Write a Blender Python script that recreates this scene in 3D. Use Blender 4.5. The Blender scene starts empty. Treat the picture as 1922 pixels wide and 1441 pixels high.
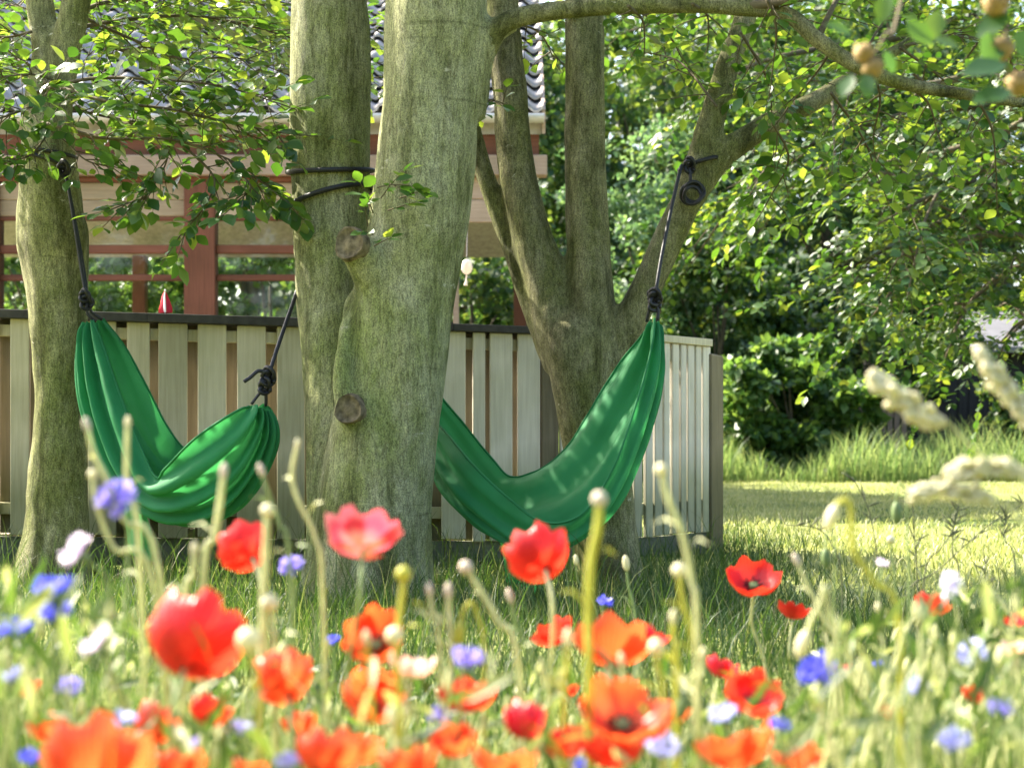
import bpy, bmesh, math, random
import numpy as np
from mathutils import Vector, Matrix, Quaternion, noise

# ------------------------------------------------------------------ camera, sky, sun, exposure
sc = bpy.context.scene
col = sc.collection
F, CX, HY, CZ = 3200.0, 961.0, 830.0, 0.53      # focal length in photo pixels, principal column, horizon row, eye height


def P(x, y, Y):
    return Vector(((x - CX) / F * Y, Y, CZ - (y - HY) / F * Y))


cam_d = bpy.data.cameras.new('camera')
cam = bpy.data.objects.new('camera', cam_d)
col.objects.link(cam)
cam.location = (0, 0, CZ)
cam.rotation_euler = (math.radians(90), 0, 0)
cam_d.sensor_width = 36
cam_d.lens = 36 * F / 1922
cam_d.shift_y = (HY - 720.5) / 1922
cam_d.clip_start = 0.05
cam_d.clip_end = 500
cam_d.dof.use_dof = True
cam_d.dof.focus_distance = 5.9
cam_d.dof.aperture_fstop = 5.0
sc.camera = cam

SUN_AZ = math.radians(-58)      # clockwise from +Y (away from the camera)
SUN_EL = math.radians(45)
SUN = Vector((math.sin(SUN_AZ) * math.cos(SUN_EL), math.cos(SUN_AZ) * math.cos(SUN_EL), math.sin(SUN_EL)))
w = bpy.data.worlds.new('World')
sc.world = w
w.use_nodes = True
wn = w.node_tree
bg = wn.nodes['Background']
sky = wn.nodes.new('ShaderNodeTexSky')
sky.sky_type = 'NISHITA'
sky.sun_disc = False
sky.sun_elevation = SUN_EL
sky.sun_rotation = SUN_AZ
sky.air_density = 1.0
sky.dust_density = 4.0
sky.ozone_density = 0.4
wn.links.new(sky.outputs[0], bg.inputs[0])
bg.inputs[1].default_value = 0.15
sun_d = bpy.data.lights.new('sun', 'SUN')
sun_d.energy = 5.0
sun_d.angle = math.radians(0.5)
sun_d.color = (1.0, 0.92, 0.78)
sun_o = bpy.data.objects.new('sun', sun_d)
sun_o.rotation_euler = SUN.to_track_quat('Z', 'Y').to_euler()
sun_o.location = SUN * 40
col.objects.link(sun_o)

sc.view_settings.view_transform = 'Standard'
sc.view_settings.look = 'None'
sc.view_settings.exposure = 2.2
sc.view_settings.gamma = 1.0
sc.view_settings.use_curve_mapping = False
sc.cycles.use_denoising = True
sc.cycles.max_bounces = 7
sc.cycles.diffuse_bounces = 3
sc.cycles.glossy_bounces = 2
sc.cycles.transmission_bounces = 5
sc.cycles.transparent_max_bounces = 6
sc.cycles.caustics_reflective = False
sc.cycles.caustics_refractive = False
sc.cycles.sample_clamp_indirect = 6.0

rng = np.random.default_rng(7)
R = random.Random(11)


# ------------------------------------------------------------------ materials
def mat_new(name):
    m = bpy.data.materials.new(name)
    m.use_nodes = True
    nt = m.node_tree
    nt.nodes.clear()
    out = nt.nodes.new('ShaderNodeOutputMaterial')
    return m, nt, out


def N(nt, t, **kw):
    n = nt.nodes.new(t)
    for k, v in kw.items():
        setattr(n, k, v)
    return n


def ramp(nt, fac, stops):
    r = N(nt, 'ShaderNodeValToRGB')
    e = r.color_ramp.elements
    while len(e) < len(stops):
        e.new(0.5)
    for el, (p, c) in zip(e, stops):
        el.position = p
        el.color = (*c, 1)
    nt.links.new(fac, r.inputs[0])
    return r.outputs[0]


def noise_fac(nt, scale, detail=4, stretch=(1, 1, 1), coord='Object', rough=0.55):
    tc = N(nt, 'ShaderNodeTexCoord')
    mp = N(nt, 'ShaderNodeMapping')
    mp.inputs['Scale'].default_value = stretch
    nz = N(nt, 'ShaderNodeTexNoise')
    nz.inputs['Scale'].default_value = scale
    nz.inputs['Detail'].default_value = detail
    nz.inputs['Roughness'].default_value = rough
    nt.links.new(tc.outputs[coord], mp.inputs[0])
    nt.links.new(mp.outputs[0], nz.inputs[0])
    return nz.outputs[0]


def mixc(nt, fac, a, b, mode='MIX'):
    m = N(nt, 'ShaderNodeMix', data_type='RGBA', blend_type=mode)
    for s, v in ((m.inputs[0], fac), (m.inputs[6], a), (m.inputs[7], b)):
        if hasattr(v, 'is_linked') or hasattr(v, 'links'):
            nt.links.new(v, s)
        elif isinstance(v, tuple):
            s.default_value = (*v, 1)
        else:
            s.default_value = v
    return m.outputs[2]


def bump(nt, h, strength=0.4, dist=0.01):
    b = N(nt, 'ShaderNodeBump')
    b.inputs['Strength'].default_value = strength
    b.inputs['Distance'].default_value = dist
    nt.links.new(h, b.inputs['Height'])
    return b.outputs[0]


def principled(nt, out, colour, rough=0.6, spec=0.4, nrm=None, trans=None, trans_w=0.0, metal=0.0):
    p = N(nt, 'ShaderNodeBsdfPrincipled')
    if isinstance(colour, tuple):
        p.inputs['Base Color'].default_value = (*colour, 1)
    else:
        nt.links.new(colour, p.inputs['Base Color'])
    p.inputs['Roughness'].default_value = rough
    p.inputs['Specular IOR Level'].default_value = spec
    p.inputs['Metallic'].default_value = metal
    if nrm is not None:
        nt.links.new(nrm, p.inputs['Normal'])
    res = p.outputs[0]
    if trans is not None:
        t = N(nt, 'ShaderNodeBsdfTranslucent')
        if isinstance(trans, tuple):
            t.inputs[0].default_value = (*trans, 1)
        else:
            nt.links.new(trans, t.inputs[0])
        if nrm is not None:
            nt.links.new(nrm, t.inputs['Normal'])
        mx = N(nt, 'ShaderNodeMixShader')
        mx.inputs[0].default_value = trans_w
        nt.links.new(p.outputs[0], mx.inputs[1])
        nt.links.new(t.outputs[0], mx.inputs[2])
        res = mx.outputs[0]
    nt.links.new(res, out.inputs[0])
    return p


def island_rand(nt):
    g = N(nt, 'ShaderNodeNewGeometry')
    o = N(nt, 'ShaderNodeObjectInfo')
    a = N(nt, 'ShaderNodeMath', operation='ADD')
    f = N(nt, 'ShaderNodeMath', operation='FRACT')
    nt.links.new(g.outputs['Random Per Island'], a.inputs[0])
    nt.links.new(o.outputs['Random'], a.inputs[1])
    nt.links.new(a.outputs[0], f.inputs[0])
    return f.outputs[0]


def leaf_mat(name, stops, tstops, rough=0.42, spec=0.45, tw=0.45):
    m, nt, out = mat_new(name)
    r = island_rand(nt)
    c = ramp(nt, r, stops)
    t = ramp(nt, r, tstops)
    principled(nt, out, c, rough, spec, None, t, tw)
    return m


def plain(name, c, rough=0.6, spec=0.4, var=0.25, scale=30, stretch=(1, 1, 1), bmp=0.0, bdist=0.004, trans=None, tw=0.0):
    m, nt, out = mat_new(name)
    f = noise_fac(nt, scale, 4, stretch)
    lo = tuple(v * (1 - var) for v in c)
    hi = tuple(min(1, v * (1 + var)) for v in c)
    cc = ramp(nt, f, [(0.3, lo), (0.7, hi)])
    nrm = bump(nt, f, bmp, bdist) if bmp else None
    principled(nt, out, cc, rough, spec, nrm, trans, tw)
    return m


def wood_mat(name, dark, light, rough=0.75, stretch=(14, 14, 0.7)):
    m, nt, out = mat_new(name)
    f = noise_fac(nt, 6, 5, stretch)
    g = noise_fac(nt, 2.2, 3, (1, 1, 1))
    c = ramp(nt, f, [(0.25, dark), (0.75, light)])
    o = N(nt, 'ShaderNodeObjectInfo')
    v = ramp(nt, o.outputs['Random'], [(0, (0.78, 0.78, 0.78)), (1, (1.0, 1.0, 1.0))])
    c = mixc(nt, 1.0, c, v, 'MULTIPLY')
    st = ramp(nt, g, [(0.40, (0.68, 0.7, 0.62)), (0.62, (1, 1, 1))])
    c = mixc(nt, 0.8, c, st, 'MULTIPLY')
    # rain streaks and green at the foot of the boards
    tc = N(nt, 'ShaderNodeTexCoord')
    sp = N(nt, 'ShaderNodeSeparateXYZ')
    nt.links.new(tc.outputs['Object'], sp.inputs[0])
    ad = N(nt, 'ShaderNodeMath', operation='MULTIPLY_ADD')
    nt.links.new(g, ad.inputs[0])
    ad.inputs[1].default_value = -0.55
    nt.links.new(sp.outputs['Z'], ad.inputs[2])
    alg = ramp(nt, ad.outputs[0], [(0.0, (0.36, 0.42, 0.24)), (0.22, (1, 1, 1))])
    c = mixc(nt, 0.75, c, alg, 'MULTIPLY')
    principled(nt, out, c, rough, 0.25, bump(nt, f, 0.35, 0.003))
    return m


def bark_mat(name, olive, grey, dark, moss, fine=1.0, cream=(0.50, 0.47, 0.33), off=0.0):
    m, nt, out = mat_new(name)
    big = noise_fac(nt, 2.6 + off, 6, (1, 1, 0.6), rough=0.6)
    mid = noise_fac(nt, 13 + off, 6, (1.2, 1.2, 0.6), rough=0.7)
    fin = noise_fac(nt, 60 * fine, 5, (1.7, 1.7, 0.42), rough=0.8)
    spk = noise_fac(nt, 250, 3, (1, 1, 0.75), rough=0.75)
    hor = noise_fac(nt, 4.5 + off, 4, (0.22, 0.22, 5.0), rough=0.65)
    c = ramp(nt, big, [(0.34, moss), (0.45, olive), (0.54, grey), (0.64, dark)])
    cm = ramp(nt, mid, [(0.30, dark), (0.45, olive), (0.58, grey), (0.75, cream)])
    c = mixc(nt, 0.42, c, cm)
    fm = ramp(nt, fin, [(0.36, (0.34, 0.32, 0.22)), (0.50, (0.95, 0.95, 0.9)), (0.66, (1.4, 1.38, 1.2))])
    c = mixc(nt, 0.75, c, fm, 'MULTIPLY')
    sm = ramp(nt, spk, [(0.38, (0.34, 0.36, 0.27)), (0.5, (1, 1, 1)), (0.62, (1.55, 1.5, 1.3))])
    c = mixc(nt, 0.7, c, sm, 'MULTIPLY')
    hm = ramp(nt, hor, [(0.28, (0.30, 0.30, 0.22)), (0.37, (1, 1, 1))])
    c = mixc(nt, 0.6, c, hm, 'MULTIPLY')
    drip = noise_fac(nt, 7 + off, 4, (1.3, 1.3, 0.16), rough=0.6)
    dm = ramp(nt, drip, [(0.36, (0.42, 0.44, 0.32)), (0.50, (1, 1, 1))])
    c = mixc(nt, 1.0, c, dm, 'MULTIPLY')
    lich = noise_fac(nt, 8, 6, (1, 1, 2.2), rough=0.72)
    lm = ramp(nt, lich, [(0.655, (0, 0, 0)), (0.70, (1, 1, 1))])
    c = mixc(nt, lm, c, cream)
    add = N(nt, 'ShaderNodeMath', operation='ADD')
    nt.links.new(fin, add.inputs[0])
    nt.links.new(mid, add.inputs[1])
    principled(nt, out, c, 0.85, 0.2, bump(nt, add.outputs[0], 0.8, 0.016))
    return m


M = {}
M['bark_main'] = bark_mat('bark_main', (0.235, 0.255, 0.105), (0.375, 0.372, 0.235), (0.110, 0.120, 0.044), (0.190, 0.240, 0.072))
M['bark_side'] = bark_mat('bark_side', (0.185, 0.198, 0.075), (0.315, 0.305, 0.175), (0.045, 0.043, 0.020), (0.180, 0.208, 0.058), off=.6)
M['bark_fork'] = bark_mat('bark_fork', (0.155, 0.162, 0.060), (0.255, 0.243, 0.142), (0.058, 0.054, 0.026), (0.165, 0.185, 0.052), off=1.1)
M['bark_far'] = plain('bark_far', (0.10, 0.085, 0.055), 0.9, 0.2, 0.4, 12, (1, 1, 0.2))
M['twig'] = plain('twig', (0.095, 0.078, 0.042), 0.85, 0.2, 0.35, 40)
M['cut'] = plain('cut_wood', (0.13, 0.105, 0.062), 0.9, 0.1, 0.65, 38, (1, 1, 1), 0.5, 0.004)
M['leaf_near'] = leaf_mat('leaf_near', [(0, (0.020, 0.060, 0.016)), (0.5, (0.035, 0.095, 0.020)), (1, (0.060, 0.130, 0.028))],
                          [(0, (0.07, 0.18, 0.015)), (0.6, (0.14, 0.28, 0.02)), (1, (0.36, 0.46, 0.04))], 0.38, 0.5, 0.40)
M['leaf_mid'] = leaf_mat('leaf_mid', [(0, (0.015, 0.046, 0.011)), (0.5, (0.030, 0.078, 0.015)), (1, (0.075, 0.128, 0.024))],
                         [(0, (0.035, 0.10, 0.008)), (0.6, (0.09, 0.18, 0.015)), (0.85, (0.20, 0.29, 0.025)), (1, (0.38, 0.44, 0.04))], 0.46, 0.35, 0.40)
M['leaf_far'] = leaf_mat('leaf_far', [(0, (0.016, 0.048, 0.018)), (0.5, (0.032, 0.078, 0.024)), (1, (0.065, 0.115, 0.032))],
                         [(0, (0.05, 0.13, 0.02)), (0.6, (0.12, 0.22, 0.03)), (1, (0.32, 0.40, 0.05))], 0.46, 0.35, 0.40)
M['leaf_blue'] = leaf_mat('leaf_blue', [(0, (0.030, 0.080, 0.040)), (0.5, (0.055, 0.125, 0.058)), (1, (0.095, 0.170, 0.075))],
                          [(0, (0.12, 0.26, 0.08)), (1, (0.28, 0.42, 0.12))], 0.42, 0.45, 0.40)
M['leaf_bush'] = leaf_mat('leaf_bush', [(0, (0.026, 0.074, 0.022)), (0.5, (0.048, 0.112, 0.028)), (1, (0.085, 0.155, 0.038))],
                          [(0, (0.09, 0.21, 0.03)), (1, (0.24, 0.36, 0.05))], 0.42, 0.35, 0.45)
M['grass'] = leaf_mat('grass', [(0, (0.016, 0.042, 0.009)), (0.6, (0.030, 0.066, 0.014)), (0.9, (0.080, 0.105, 0.028)), (1, (0.28, 0.25, 0.12))],  # darker copy of the lawn grass, tree shade put into the colour
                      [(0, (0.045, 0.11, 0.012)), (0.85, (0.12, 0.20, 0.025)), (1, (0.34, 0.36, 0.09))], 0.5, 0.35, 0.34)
M['grass_sunlit'] = leaf_mat('grass_sunlit', [(0, (0.21, 0.255, 0.10)), (0.6, (0.33, 0.355, 0.165)), (1, (0.52, 0.51, 0.30))],  # paler copy for the lit lawn, sunlight put into the colour
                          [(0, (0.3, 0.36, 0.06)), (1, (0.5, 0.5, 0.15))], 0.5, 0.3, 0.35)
M['tall_grass'] = leaf_mat('tall_grass', [(0, (0.07, 0.145, 0.045)), (0.6, (0.115, 0.20, 0.060)), (1, (0.25, 0.29, 0.12))],
                           [(0, (0.18, 0.31, 0.07)), (1, (0.40, 0.47, 0.14))], 0.5, 0.35, 0.5)
M['meadow'] = leaf_mat('meadow', [(0, (0.018, 0.048, 0.010)), (0.5, (0.042, 0.085, 0.020)), (0.75, (0.20, 0.24, 0.09)), (1, (0.46, 0.46, 0.25))],
                       [(0, (0.06, 0.13, 0.015)), (0.6, (0.15, 0.24, 0.03)), (1, (0.46, 0.50, 0.15))], 0.5, 0.4, 0.33)
M['stem_pale'] = plain('stem_pale', (0.56, 0.57, 0.29), 0.55, 0.4, 0.25, 60, trans=(0.66, 0.66, 0.22), tw=0.25)
M['stem_yellow'] = plain('stem_yellow', (0.42, 0.42, 0.06), 0.55, 0.4, 0.22, 60, trans=(0.62, 0.60, 0.05), tw=0.3)
M['stem_green'] = plain('stem_green', (0.20, 0.27, 0.10), 0.55, 0.4, 0.25, 60, trans=(0.4, 0.5, 0.1), tw=0.2)
M['bud_cream'] = plain('bud_cream', (0.66, 0.62, 0.40), 0.5, 0.4, 0.18, 80, trans=(0.75, 0.7, 0.3), tw=0.25)
M['bud_pink'] = plain('bud_pink', (0.50, 0.42, 0.32), 0.6, 0.3, 0.25, 90)
M['bud_green'] = plain('bud_green', (0.11, 0.16, 0.055), 0.6, 0.3, 0.3, 90)
M['plume'] = plain('plume', (0.66, 0.62, 0.42), 0.6, 0.3, 0.25, 120, trans=(0.6, 0.58, 0.25), tw=0.35)
M['stalk_dark'] = plain('stalk_dark', (0.10, 0.11, 0.055), 0.7, 0.3, 0.3, 60)
M['black'] = plain('anther_black', (0.020, 0.016, 0.020), 0.6, 0.3, 0.3, 200)


def petal_mat(name, base, edge, heart, tr, tw=0.42, h0=0.0, h1=0.22):
    m, nt, out = mat_new(name)
    at = N(nt, 'ShaderNodeAttribute', attribute_name='radial')
    c = ramp(nt, at.outputs['Fac'], [(h0, heart), (h1, base), (0.74, base), (1.0, edge)])
    f = noise_fac(nt, 55, 3, (1, 1, 1))
    c = mixc(nt, 0.5, c, ramp(nt, f, [(0.3, (0.72, 0.72, 0.72)), (0.7, (1.1, 1.1, 1.1))]), 'MULTIPLY')
    rib = N(nt, 'ShaderNodeAttribute', attribute_name='around')
    s = N(nt, 'ShaderNodeMath', operation='SINE')
    mu = N(nt, 'ShaderNodeMath', operation='MULTIPLY')
    mu.inputs[1].default_value = 46
    nt.links.new(rib.outputs['Fac'], mu.inputs[0])
    nt.links.new(mu.outputs[0], s.inputs[0])
    principled(nt, out, c, 0.32, 0.5, bump(nt, s.outputs[0], 0.25, 0.001), tr, tw)
    return m


M['petal_red'] = petal_mat('petal_red', (0.60, 0.014, 0.014), (0.66, 0.030, 0.022), (0.10, 0.005, 0.010), (0.90, 0.045, 0.02))
M['petal_orange'] = petal_mat('petal_orange', (0.68, 0.062, 0.020), (0.76, 0.125, 0.050), (0.40, 0.03, 0.01), (0.95, 0.135, 0.03))
M['petal_crimson'] = petal_mat('petal_crimson', (0.58, 0.012, 0.035), (0.68, 0.03, 0.05), (0.06, 0.004, 0.01), (0.90, 0.03, 0.05))
M['petal_pink_glint'] = petal_mat('petal_pink_glint', (0.60, 0.045, 0.095), (0.80, 0.30, 0.33), (0.86, 0.76, 0.72), (0.88, 0.09, 0.16), 0.30, 0.38, 0.62)  # pale heart widened to paint in a sun highlight
M['petal_pale'] = petal_mat('petal_pale', (0.80, 0.48, 0.42), (0.84, 0.68, 0.62), (0.8, 0.5, 0.4), (0.95, 0.55, 0.45))
M['petal_white'] = petal_mat('petal_white', (0.68, 0.045, 0.025), (0.86, 0.62, 0.52), (0.12, 0.01, 0.01), (0.95, 0.15, 0.06))
M['corn_blue'] = petal_mat('corn_blue', (0.060, 0.055, 0.52), (0.13, 0.14, 0.70), (0.05, 0.02, 0.36), (0.14, 0.15, 0.85))
M['corn_violet'] = petal_mat('corn_violet', (0.22, 0.17, 0.62), (0.42, 0.38, 0.80), (0.12, 0.04, 0.40), (0.36, 0.30, 0.88))
M['corn_pale'] = petal_mat('corn_pale', (0.27, 0.29, 0.74), (0.50, 0.52, 0.86), (0.2, 0.12, 0.62), (0.6, 0.62, 0.95))
M['corn_lilac'] = petal_mat('corn_lilac', (0.64, 0.54, 0.72), (0.80, 0.72, 0.82), (0.42, 0.28, 0.58), (0.8, 0.7, 0.85))
M['corn_white'] = petal_mat('corn_white', (0.74, 0.72, 0.88), (0.86, 0.85, 0.92), (0.22, 0.12, 0.55), (0.85, 0.82, 0.95))

M['slat'] = wood_mat('slat_weathered', (0.50, 0.435, 0.305), (0.68, 0.61, 0.455))
M['slat_white'] = wood_mat('slat_pale', (0.60, 0.54, 0.46), (0.80, 0.74, 0.65))
M['slat_back'] = wood_mat('slat_back', (0.26, 0.22, 0.16), (0.37, 0.315, 0.235))
M['post_dark'] = wood_mat('post_dark', (0.12, 0.095, 0.060), (0.22, 0.18, 0.12))
M['base_board'] = wood_mat('base_board', (0.16, 0.16, 0.14), (0.27, 0.27, 0.24), stretch=(0.7, 14, 14))
M['cap'] = plain('cap_felt', (0.045, 0.042, 0.040), 0.7, 0.3, 0.35, 25, bmp=0.3)
M['tile'] = plain('roof_tile', (0.36, 0.34, 0.325), 0.6, 0.2, 0.22, 18, bmp=0.15)
M['redwood'] = wood_mat('red_wood', (0.15, 0.055, 0.032), (0.24, 0.092, 0.054), 0.55)
M['redwood_h'] = wood_mat('red_wood_rail', (0.15, 0.055, 0.032), (0.24, 0.092, 0.054), 0.55, (0.7, 14, 14))
M['pinkwood'] = wood_mat('pink_wood', (0.40, 0.29, 0.225), (0.54, 0.41, 0.325), 0.6, (0.7, 14, 14))
M['frieze'] = wood_mat('frieze_wood', (0.36, 0.27, 0.18), (0.52, 0.41, 0.29), 0.6, (0.7, 14, 14))
M['gutter'] = plain('gutter_zinc', (0.55, 0.56, 0.58), 0.45, 0.5, 0.15, 8)
M['terrace'] = plain('terrace_boards', (0.26, 0.20, 0.14), 0.7, 0.3, 0.3, 5)
M['shed_wall'] = plain('shed_tarred_wood', (0.018, 0.017, 0.017), 0.7, 0.3, 0.4, 6, (6, 6, 0.5))
M['shed_roof'] = plain('shed_roof_felt', (0.10, 0.10, 0.105), 0.6, 0.4, 0.25, 3)
M['paling'] = plain('paling_wood', (0.20, 0.15, 0.11), 0.8, 0.2, 0.35, 8, (6, 6, 0.5))
M['rope'] = plain('rope_black', (0.014, 0.014, 0.016), 0.55, 0.4, 0.5, 260, (1, 1, 0.4), 0.6, 0.002)
M['flag_red'] = plain('flag_red', (0.62, 0.025, 0.05), 0.7, 0.2, 0.15, 40)
M['flag_white'] = plain('flag_white', (0.80, 0.76, 0.74), 0.7, 0.2, 0.1, 40)

m, nt, out = mat_new('hammock_cloth')
wv = noise_fac(nt, 420, 2, (1, 1, 1))
sl = noise_fac(nt, 7, 3, (1, 1, 1))
c = ramp(nt, sl, [(0.3, (0.022, 0.165, 0.055)), (0.7, (0.036, 0.225, 0.083))])
principled(nt, out, c, 0.66, 0.2, bump(nt, wv, 0.12, 0.001), (0.06, 0.38, 0.10), 0.30)
M['cloth'] = m

m, nt, out = mat_new('window_glass')
g = N(nt, 'ShaderNodeBsdfGlossy')
g.inputs['Roughness'].default_value = 0.03
t = N(nt, 'ShaderNodeBsdfTransparent')
t.inputs[0].default_value = (0.93, 0.95, 0.93, 1)
lw = N(nt, 'ShaderNodeFresnel')
lw.inputs[0].default_value = 1.5
mx = N(nt, 'ShaderNodeMixShader')
nt.links.new(lw.outputs[0], mx.inputs[0])
nt.links.new(t.outputs[0], mx.inputs[1])
nt.links.new(g.outputs[0], mx.inputs[2])
nt.links.new(mx.outputs[0], out.inputs[0])
M['glass'] = m
m, nt, out = mat_new('ornament_glass')
principled(nt, out, (0.72, 0.66, 0.62), 0.15, 0.6, None, (0.8, 0.75, 0.7), 0.4)
M['ornament'] = m

m, nt, out = mat_new('lawn')
a = noise_fac(nt, 0.55, 5)
b = noise_fac(nt, 26, 4)
c = ramp(nt, a, [(0.32, (0.060, 0.105, 0.022)), (0.55, (0.230, 0.245, 0.080)), (0.75, (0.38, 0.37, 0.16))])
c = mixc(nt, 0.6, c, ramp(nt, b, [(0.3, (0.55, 0.6, 0.5)), (0.7, (1.2, 1.2, 1.1))]), 'MULTIPLY')
principled(nt, out, c, 0.9, 0.15, bump(nt, b, 0.8, 0.03))
M['lawn'] = m


# ------------------------------------------------------------------ mesh helpers
def fast_mesh(name, V, T, smooth=True):
    V = np.asarray(V, np.float32).reshape(-1, 3)
    T = np.asarray(T, np.int32).reshape(-1, 3)
    me = bpy.data.meshes.new(name)
    me.vertices.add(len(V))
    me.vertices.foreach_set('co', V.ravel())
    me.loops.add(T.size)
    me.loops.foreach_set('vertex_index', T.ravel())
    me.polygons.add(len(T))
    me.polygons.foreach_set('loop_start', np.arange(0, T.size, 3, dtype=np.int32))
    me.polygons.foreach_set('loop_total', np.full(len(T), 3, np.int32))
    me.update(calc_edges=True)
    if smooth:
        me.polygons.foreach_set('use_smooth', np.ones(len(T), bool))
    return me


def py_mesh(name, V, faces, smooth=True):
    me = bpy.data.meshes.new(name)
    me.from_pydata([tuple(v) for v in V], [], faces)
    me.update()
    if smooth:
        me.polygons.foreach_set('use_smooth', np.ones(len(me.polygons), bool))
    return me


def link(name, me, m=None, parent=None, mtx=None):
    o = bpy.data.objects.new(name, me)
    if m is not None and me is not None and not me.materials:
        me.materials.append(M[m])
    col.objects.link(o)
    if parent is not None:
        o.parent = parent
    if mtx is not None:
        o.matrix_basis = mtx
    return o


def tag(o, label=None, cat=None, group=None, kind=None):
    if label:
        o['label'] = label
    if cat:
        o['category'] = cat
    if group:
        o['group'] = group
    if kind:
        o['kind'] = kind
    return o


def root(name, loc, label, cat, group=None):
    o = bpy.data.objects.new(name, None)
    o.empty_display_size = 0.1
    o.location = loc
    col.objects.link(o)
    return tag(o, label, cat, group)


def wpart(name, V, faces, m, r, smooth=True, parent=None):
    """part given in world coordinates, stored relative to the root r (a child of r, or of one of its parts)"""
    L = r.location
    V = [(v[0] - L[0], v[1] - L[1], v[2] - L[2]) for v in V]
    return link(name, py_mesh(name, V, faces, smooth), m, parent if parent is not None else r)


def fpart(name, V, T, m, r, smooth=True, parent=None):
    V = np.asarray(V, float).reshape(-1, 3) - np.array(r.location)
    return link(name, fast_mesh(name, V, T, smooth), m, parent if parent is not None else r)


def catmull(pts, per=6):
    pts = [np.asarray(p, float) for p in pts]
    if len(pts) < 3:
        return [pts[0] + (pts[-1] - pts[0]) * t for t in np.linspace(0, 1, per + 1)]
    e = [2 * pts[0] - pts[1]] + pts + [2 * pts[-1] - pts[-2]]
    res = []
    for i in range(1, len(e) - 2):
        p0, p1, p2, p3 = e[i - 1:i + 3]
        for k in range(per):
            t = k / per
            res.append(0.5 * ((2 * p1) + (p2 - p0) * t + (2 * p0 - 5 * p1 + 4 * p2 - p3) * t * t + (3 * p1 - p0 - 3 * p2 + p3) * t ** 3))
    res.append(pts[-1])
    return res


def tube(pts, rad, sides=8, per=5, caps=True, smooth=True):
    """pts: 3D points, rad: radius per point (or one number) -> verts, faces"""
    if not hasattr(rad, '__len__'):
        rad = [rad] * len(pts)
    q = [np.array([*p, r]) for p, r in zip(pts, rad)]
    q = catmull(q, per) if per > 1 else q
    C = [Vector(a[:3]) for a in q]
    V, Fc = [], []
    up = None
    for i, c_ in enumerate(C):
        d = (C[min(i + 1, len(C) - 1)] - C[max(i - 1, 0)])
        if d.length < 1e-9:
            d = Vector((0, 0, 1))
        d.normalize()
        if up is None:
            up = d.orthogonal().normalized()
        else:
            up = (up - d * up.dot(d))
            up = up.normalized() if up.length > 1e-6 else d.orthogonal().normalized()
        s = d.cross(up)
        for k in range(sides):
            a = 2 * math.pi * k / sides
            V.append(c_ + (up * math.cos(a) + s * math.sin(a)) * q[i][3])
    n = len(C)
    for i in range(n - 1):
        for k in range(sides):
            a, b = i * sides + k, i * sides + (k + 1) % sides
            Fc.append((a, b, b + sides, a + sides))
    if caps:
        Fc.append(tuple(range(sides - 1, -1, -1)))
        Fc.append(tuple(range((n - 1) * sides, n * sides)))
    return V, Fc


def join(parts):
    V, Fc = [], []
    for v, f in parts:
        o = len(V)
        V += list(v)
        Fc += [tuple(i + o for i in q) for q in f]
    return V, Fc


def box(x0, x1, y0, y1, z0, z1):
    V = [(x, y, z) for x in (x0, x1) for y in (y0, y1) for z in (z0, z1)]
    return [Vector(v) for v in V], [(0, 1, 3, 2), (4, 6, 7, 5), (0, 4, 5, 1), (2, 3, 7, 6), (0, 2, 6, 4), (1, 5, 7, 3)]


def slab(a, b, thick, z0a, z1a, z0b=None, z1b=None, back=None):
    """upright board from plan point a to b (front face), running `thick` away from the camera"""
    z0b = z0a if z0b is None else z0b
    z1b = z1a if z1b is None else z1b
    a, b = Vector((a[0], a[1])), Vector((b[0], b[1]))
    d = (b - a).normalized()
    n = Vector((-d.y, d.x))
    if n.y < 0:
        n = -n
    n *= thick
    V = [Vector((a.x, a.y, z0a)), Vector((b.x, b.y, z0b)), Vector((b.x, b.y, z1b)), Vector((a.x, a.y, z1a)),
         Vector((a.x + n.x, a.y + n.y, z0a)), Vector((b.x + n.x, b.y + n.y, z0b)), Vector((b.x + n.x, b.y + n.y, z1b)), Vector((a.x + n.x, a.y + n.y, z1a))]
    return V, [(0, 1, 2, 3), (5, 4, 7, 6), (4, 0, 3, 7), (1, 5, 6, 2), (3, 2, 6, 7), (4, 5, 1, 0)]


def bevel_part(name, V, faces, m, r, w_=0.004, parent=None):
    L = r.location
    bm = bmesh.new()
    vs = [bm.verts.new((v[0] - L[0], v[1] - L[1], v[2] - L[2])) for v in V]
    for f in faces:
        bm.faces.new([vs[i] for i in f])
    bmesh.ops.recalc_face_normals(bm, faces=bm.faces)
    bmesh.ops.bevel(bm, geom=list(bm.edges), offset=w_, segments=1, affect='EDGES', clamp_overlap=True)
    me = bpy.data.meshes.new(name)
    bm.to_mesh(me)
    bm.free()
    return link(name, me, m, parent if parent is not None else r)


def remesh(V, Fc, voxel, smooth_it=3):
    me = py_mesh('tmp', V, Fc)
    o = bpy.data.objects.new('tmp', me)
    col.objects.link(o)
    md = o.modifiers.new('r', 'REMESH')
    md.mode = 'VOXEL'
    md.voxel_size = voxel
    sm = o.modifiers.new('s', 'SMOOTH')
    sm.factor = 0.5
    sm.iterations = smooth_it
    dg = bpy.context.evaluated_depsgraph_get()
    ev = o.evaluated_get(dg)
    em = bpy.data.meshes.new_from_object(ev)
    n = len(em.vertices)
    A = np.empty(n * 3, np.float32)
    em.vertices.foreach_get('co', A)
    faces = [tuple(p.vertices) for p in em.polygons]
    bpy.data.objects.remove(o)
    bpy.data.meshes.remove(me)
    bpy.data.meshes.remove(em)
    return A.reshape(-1, 3), faces


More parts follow.
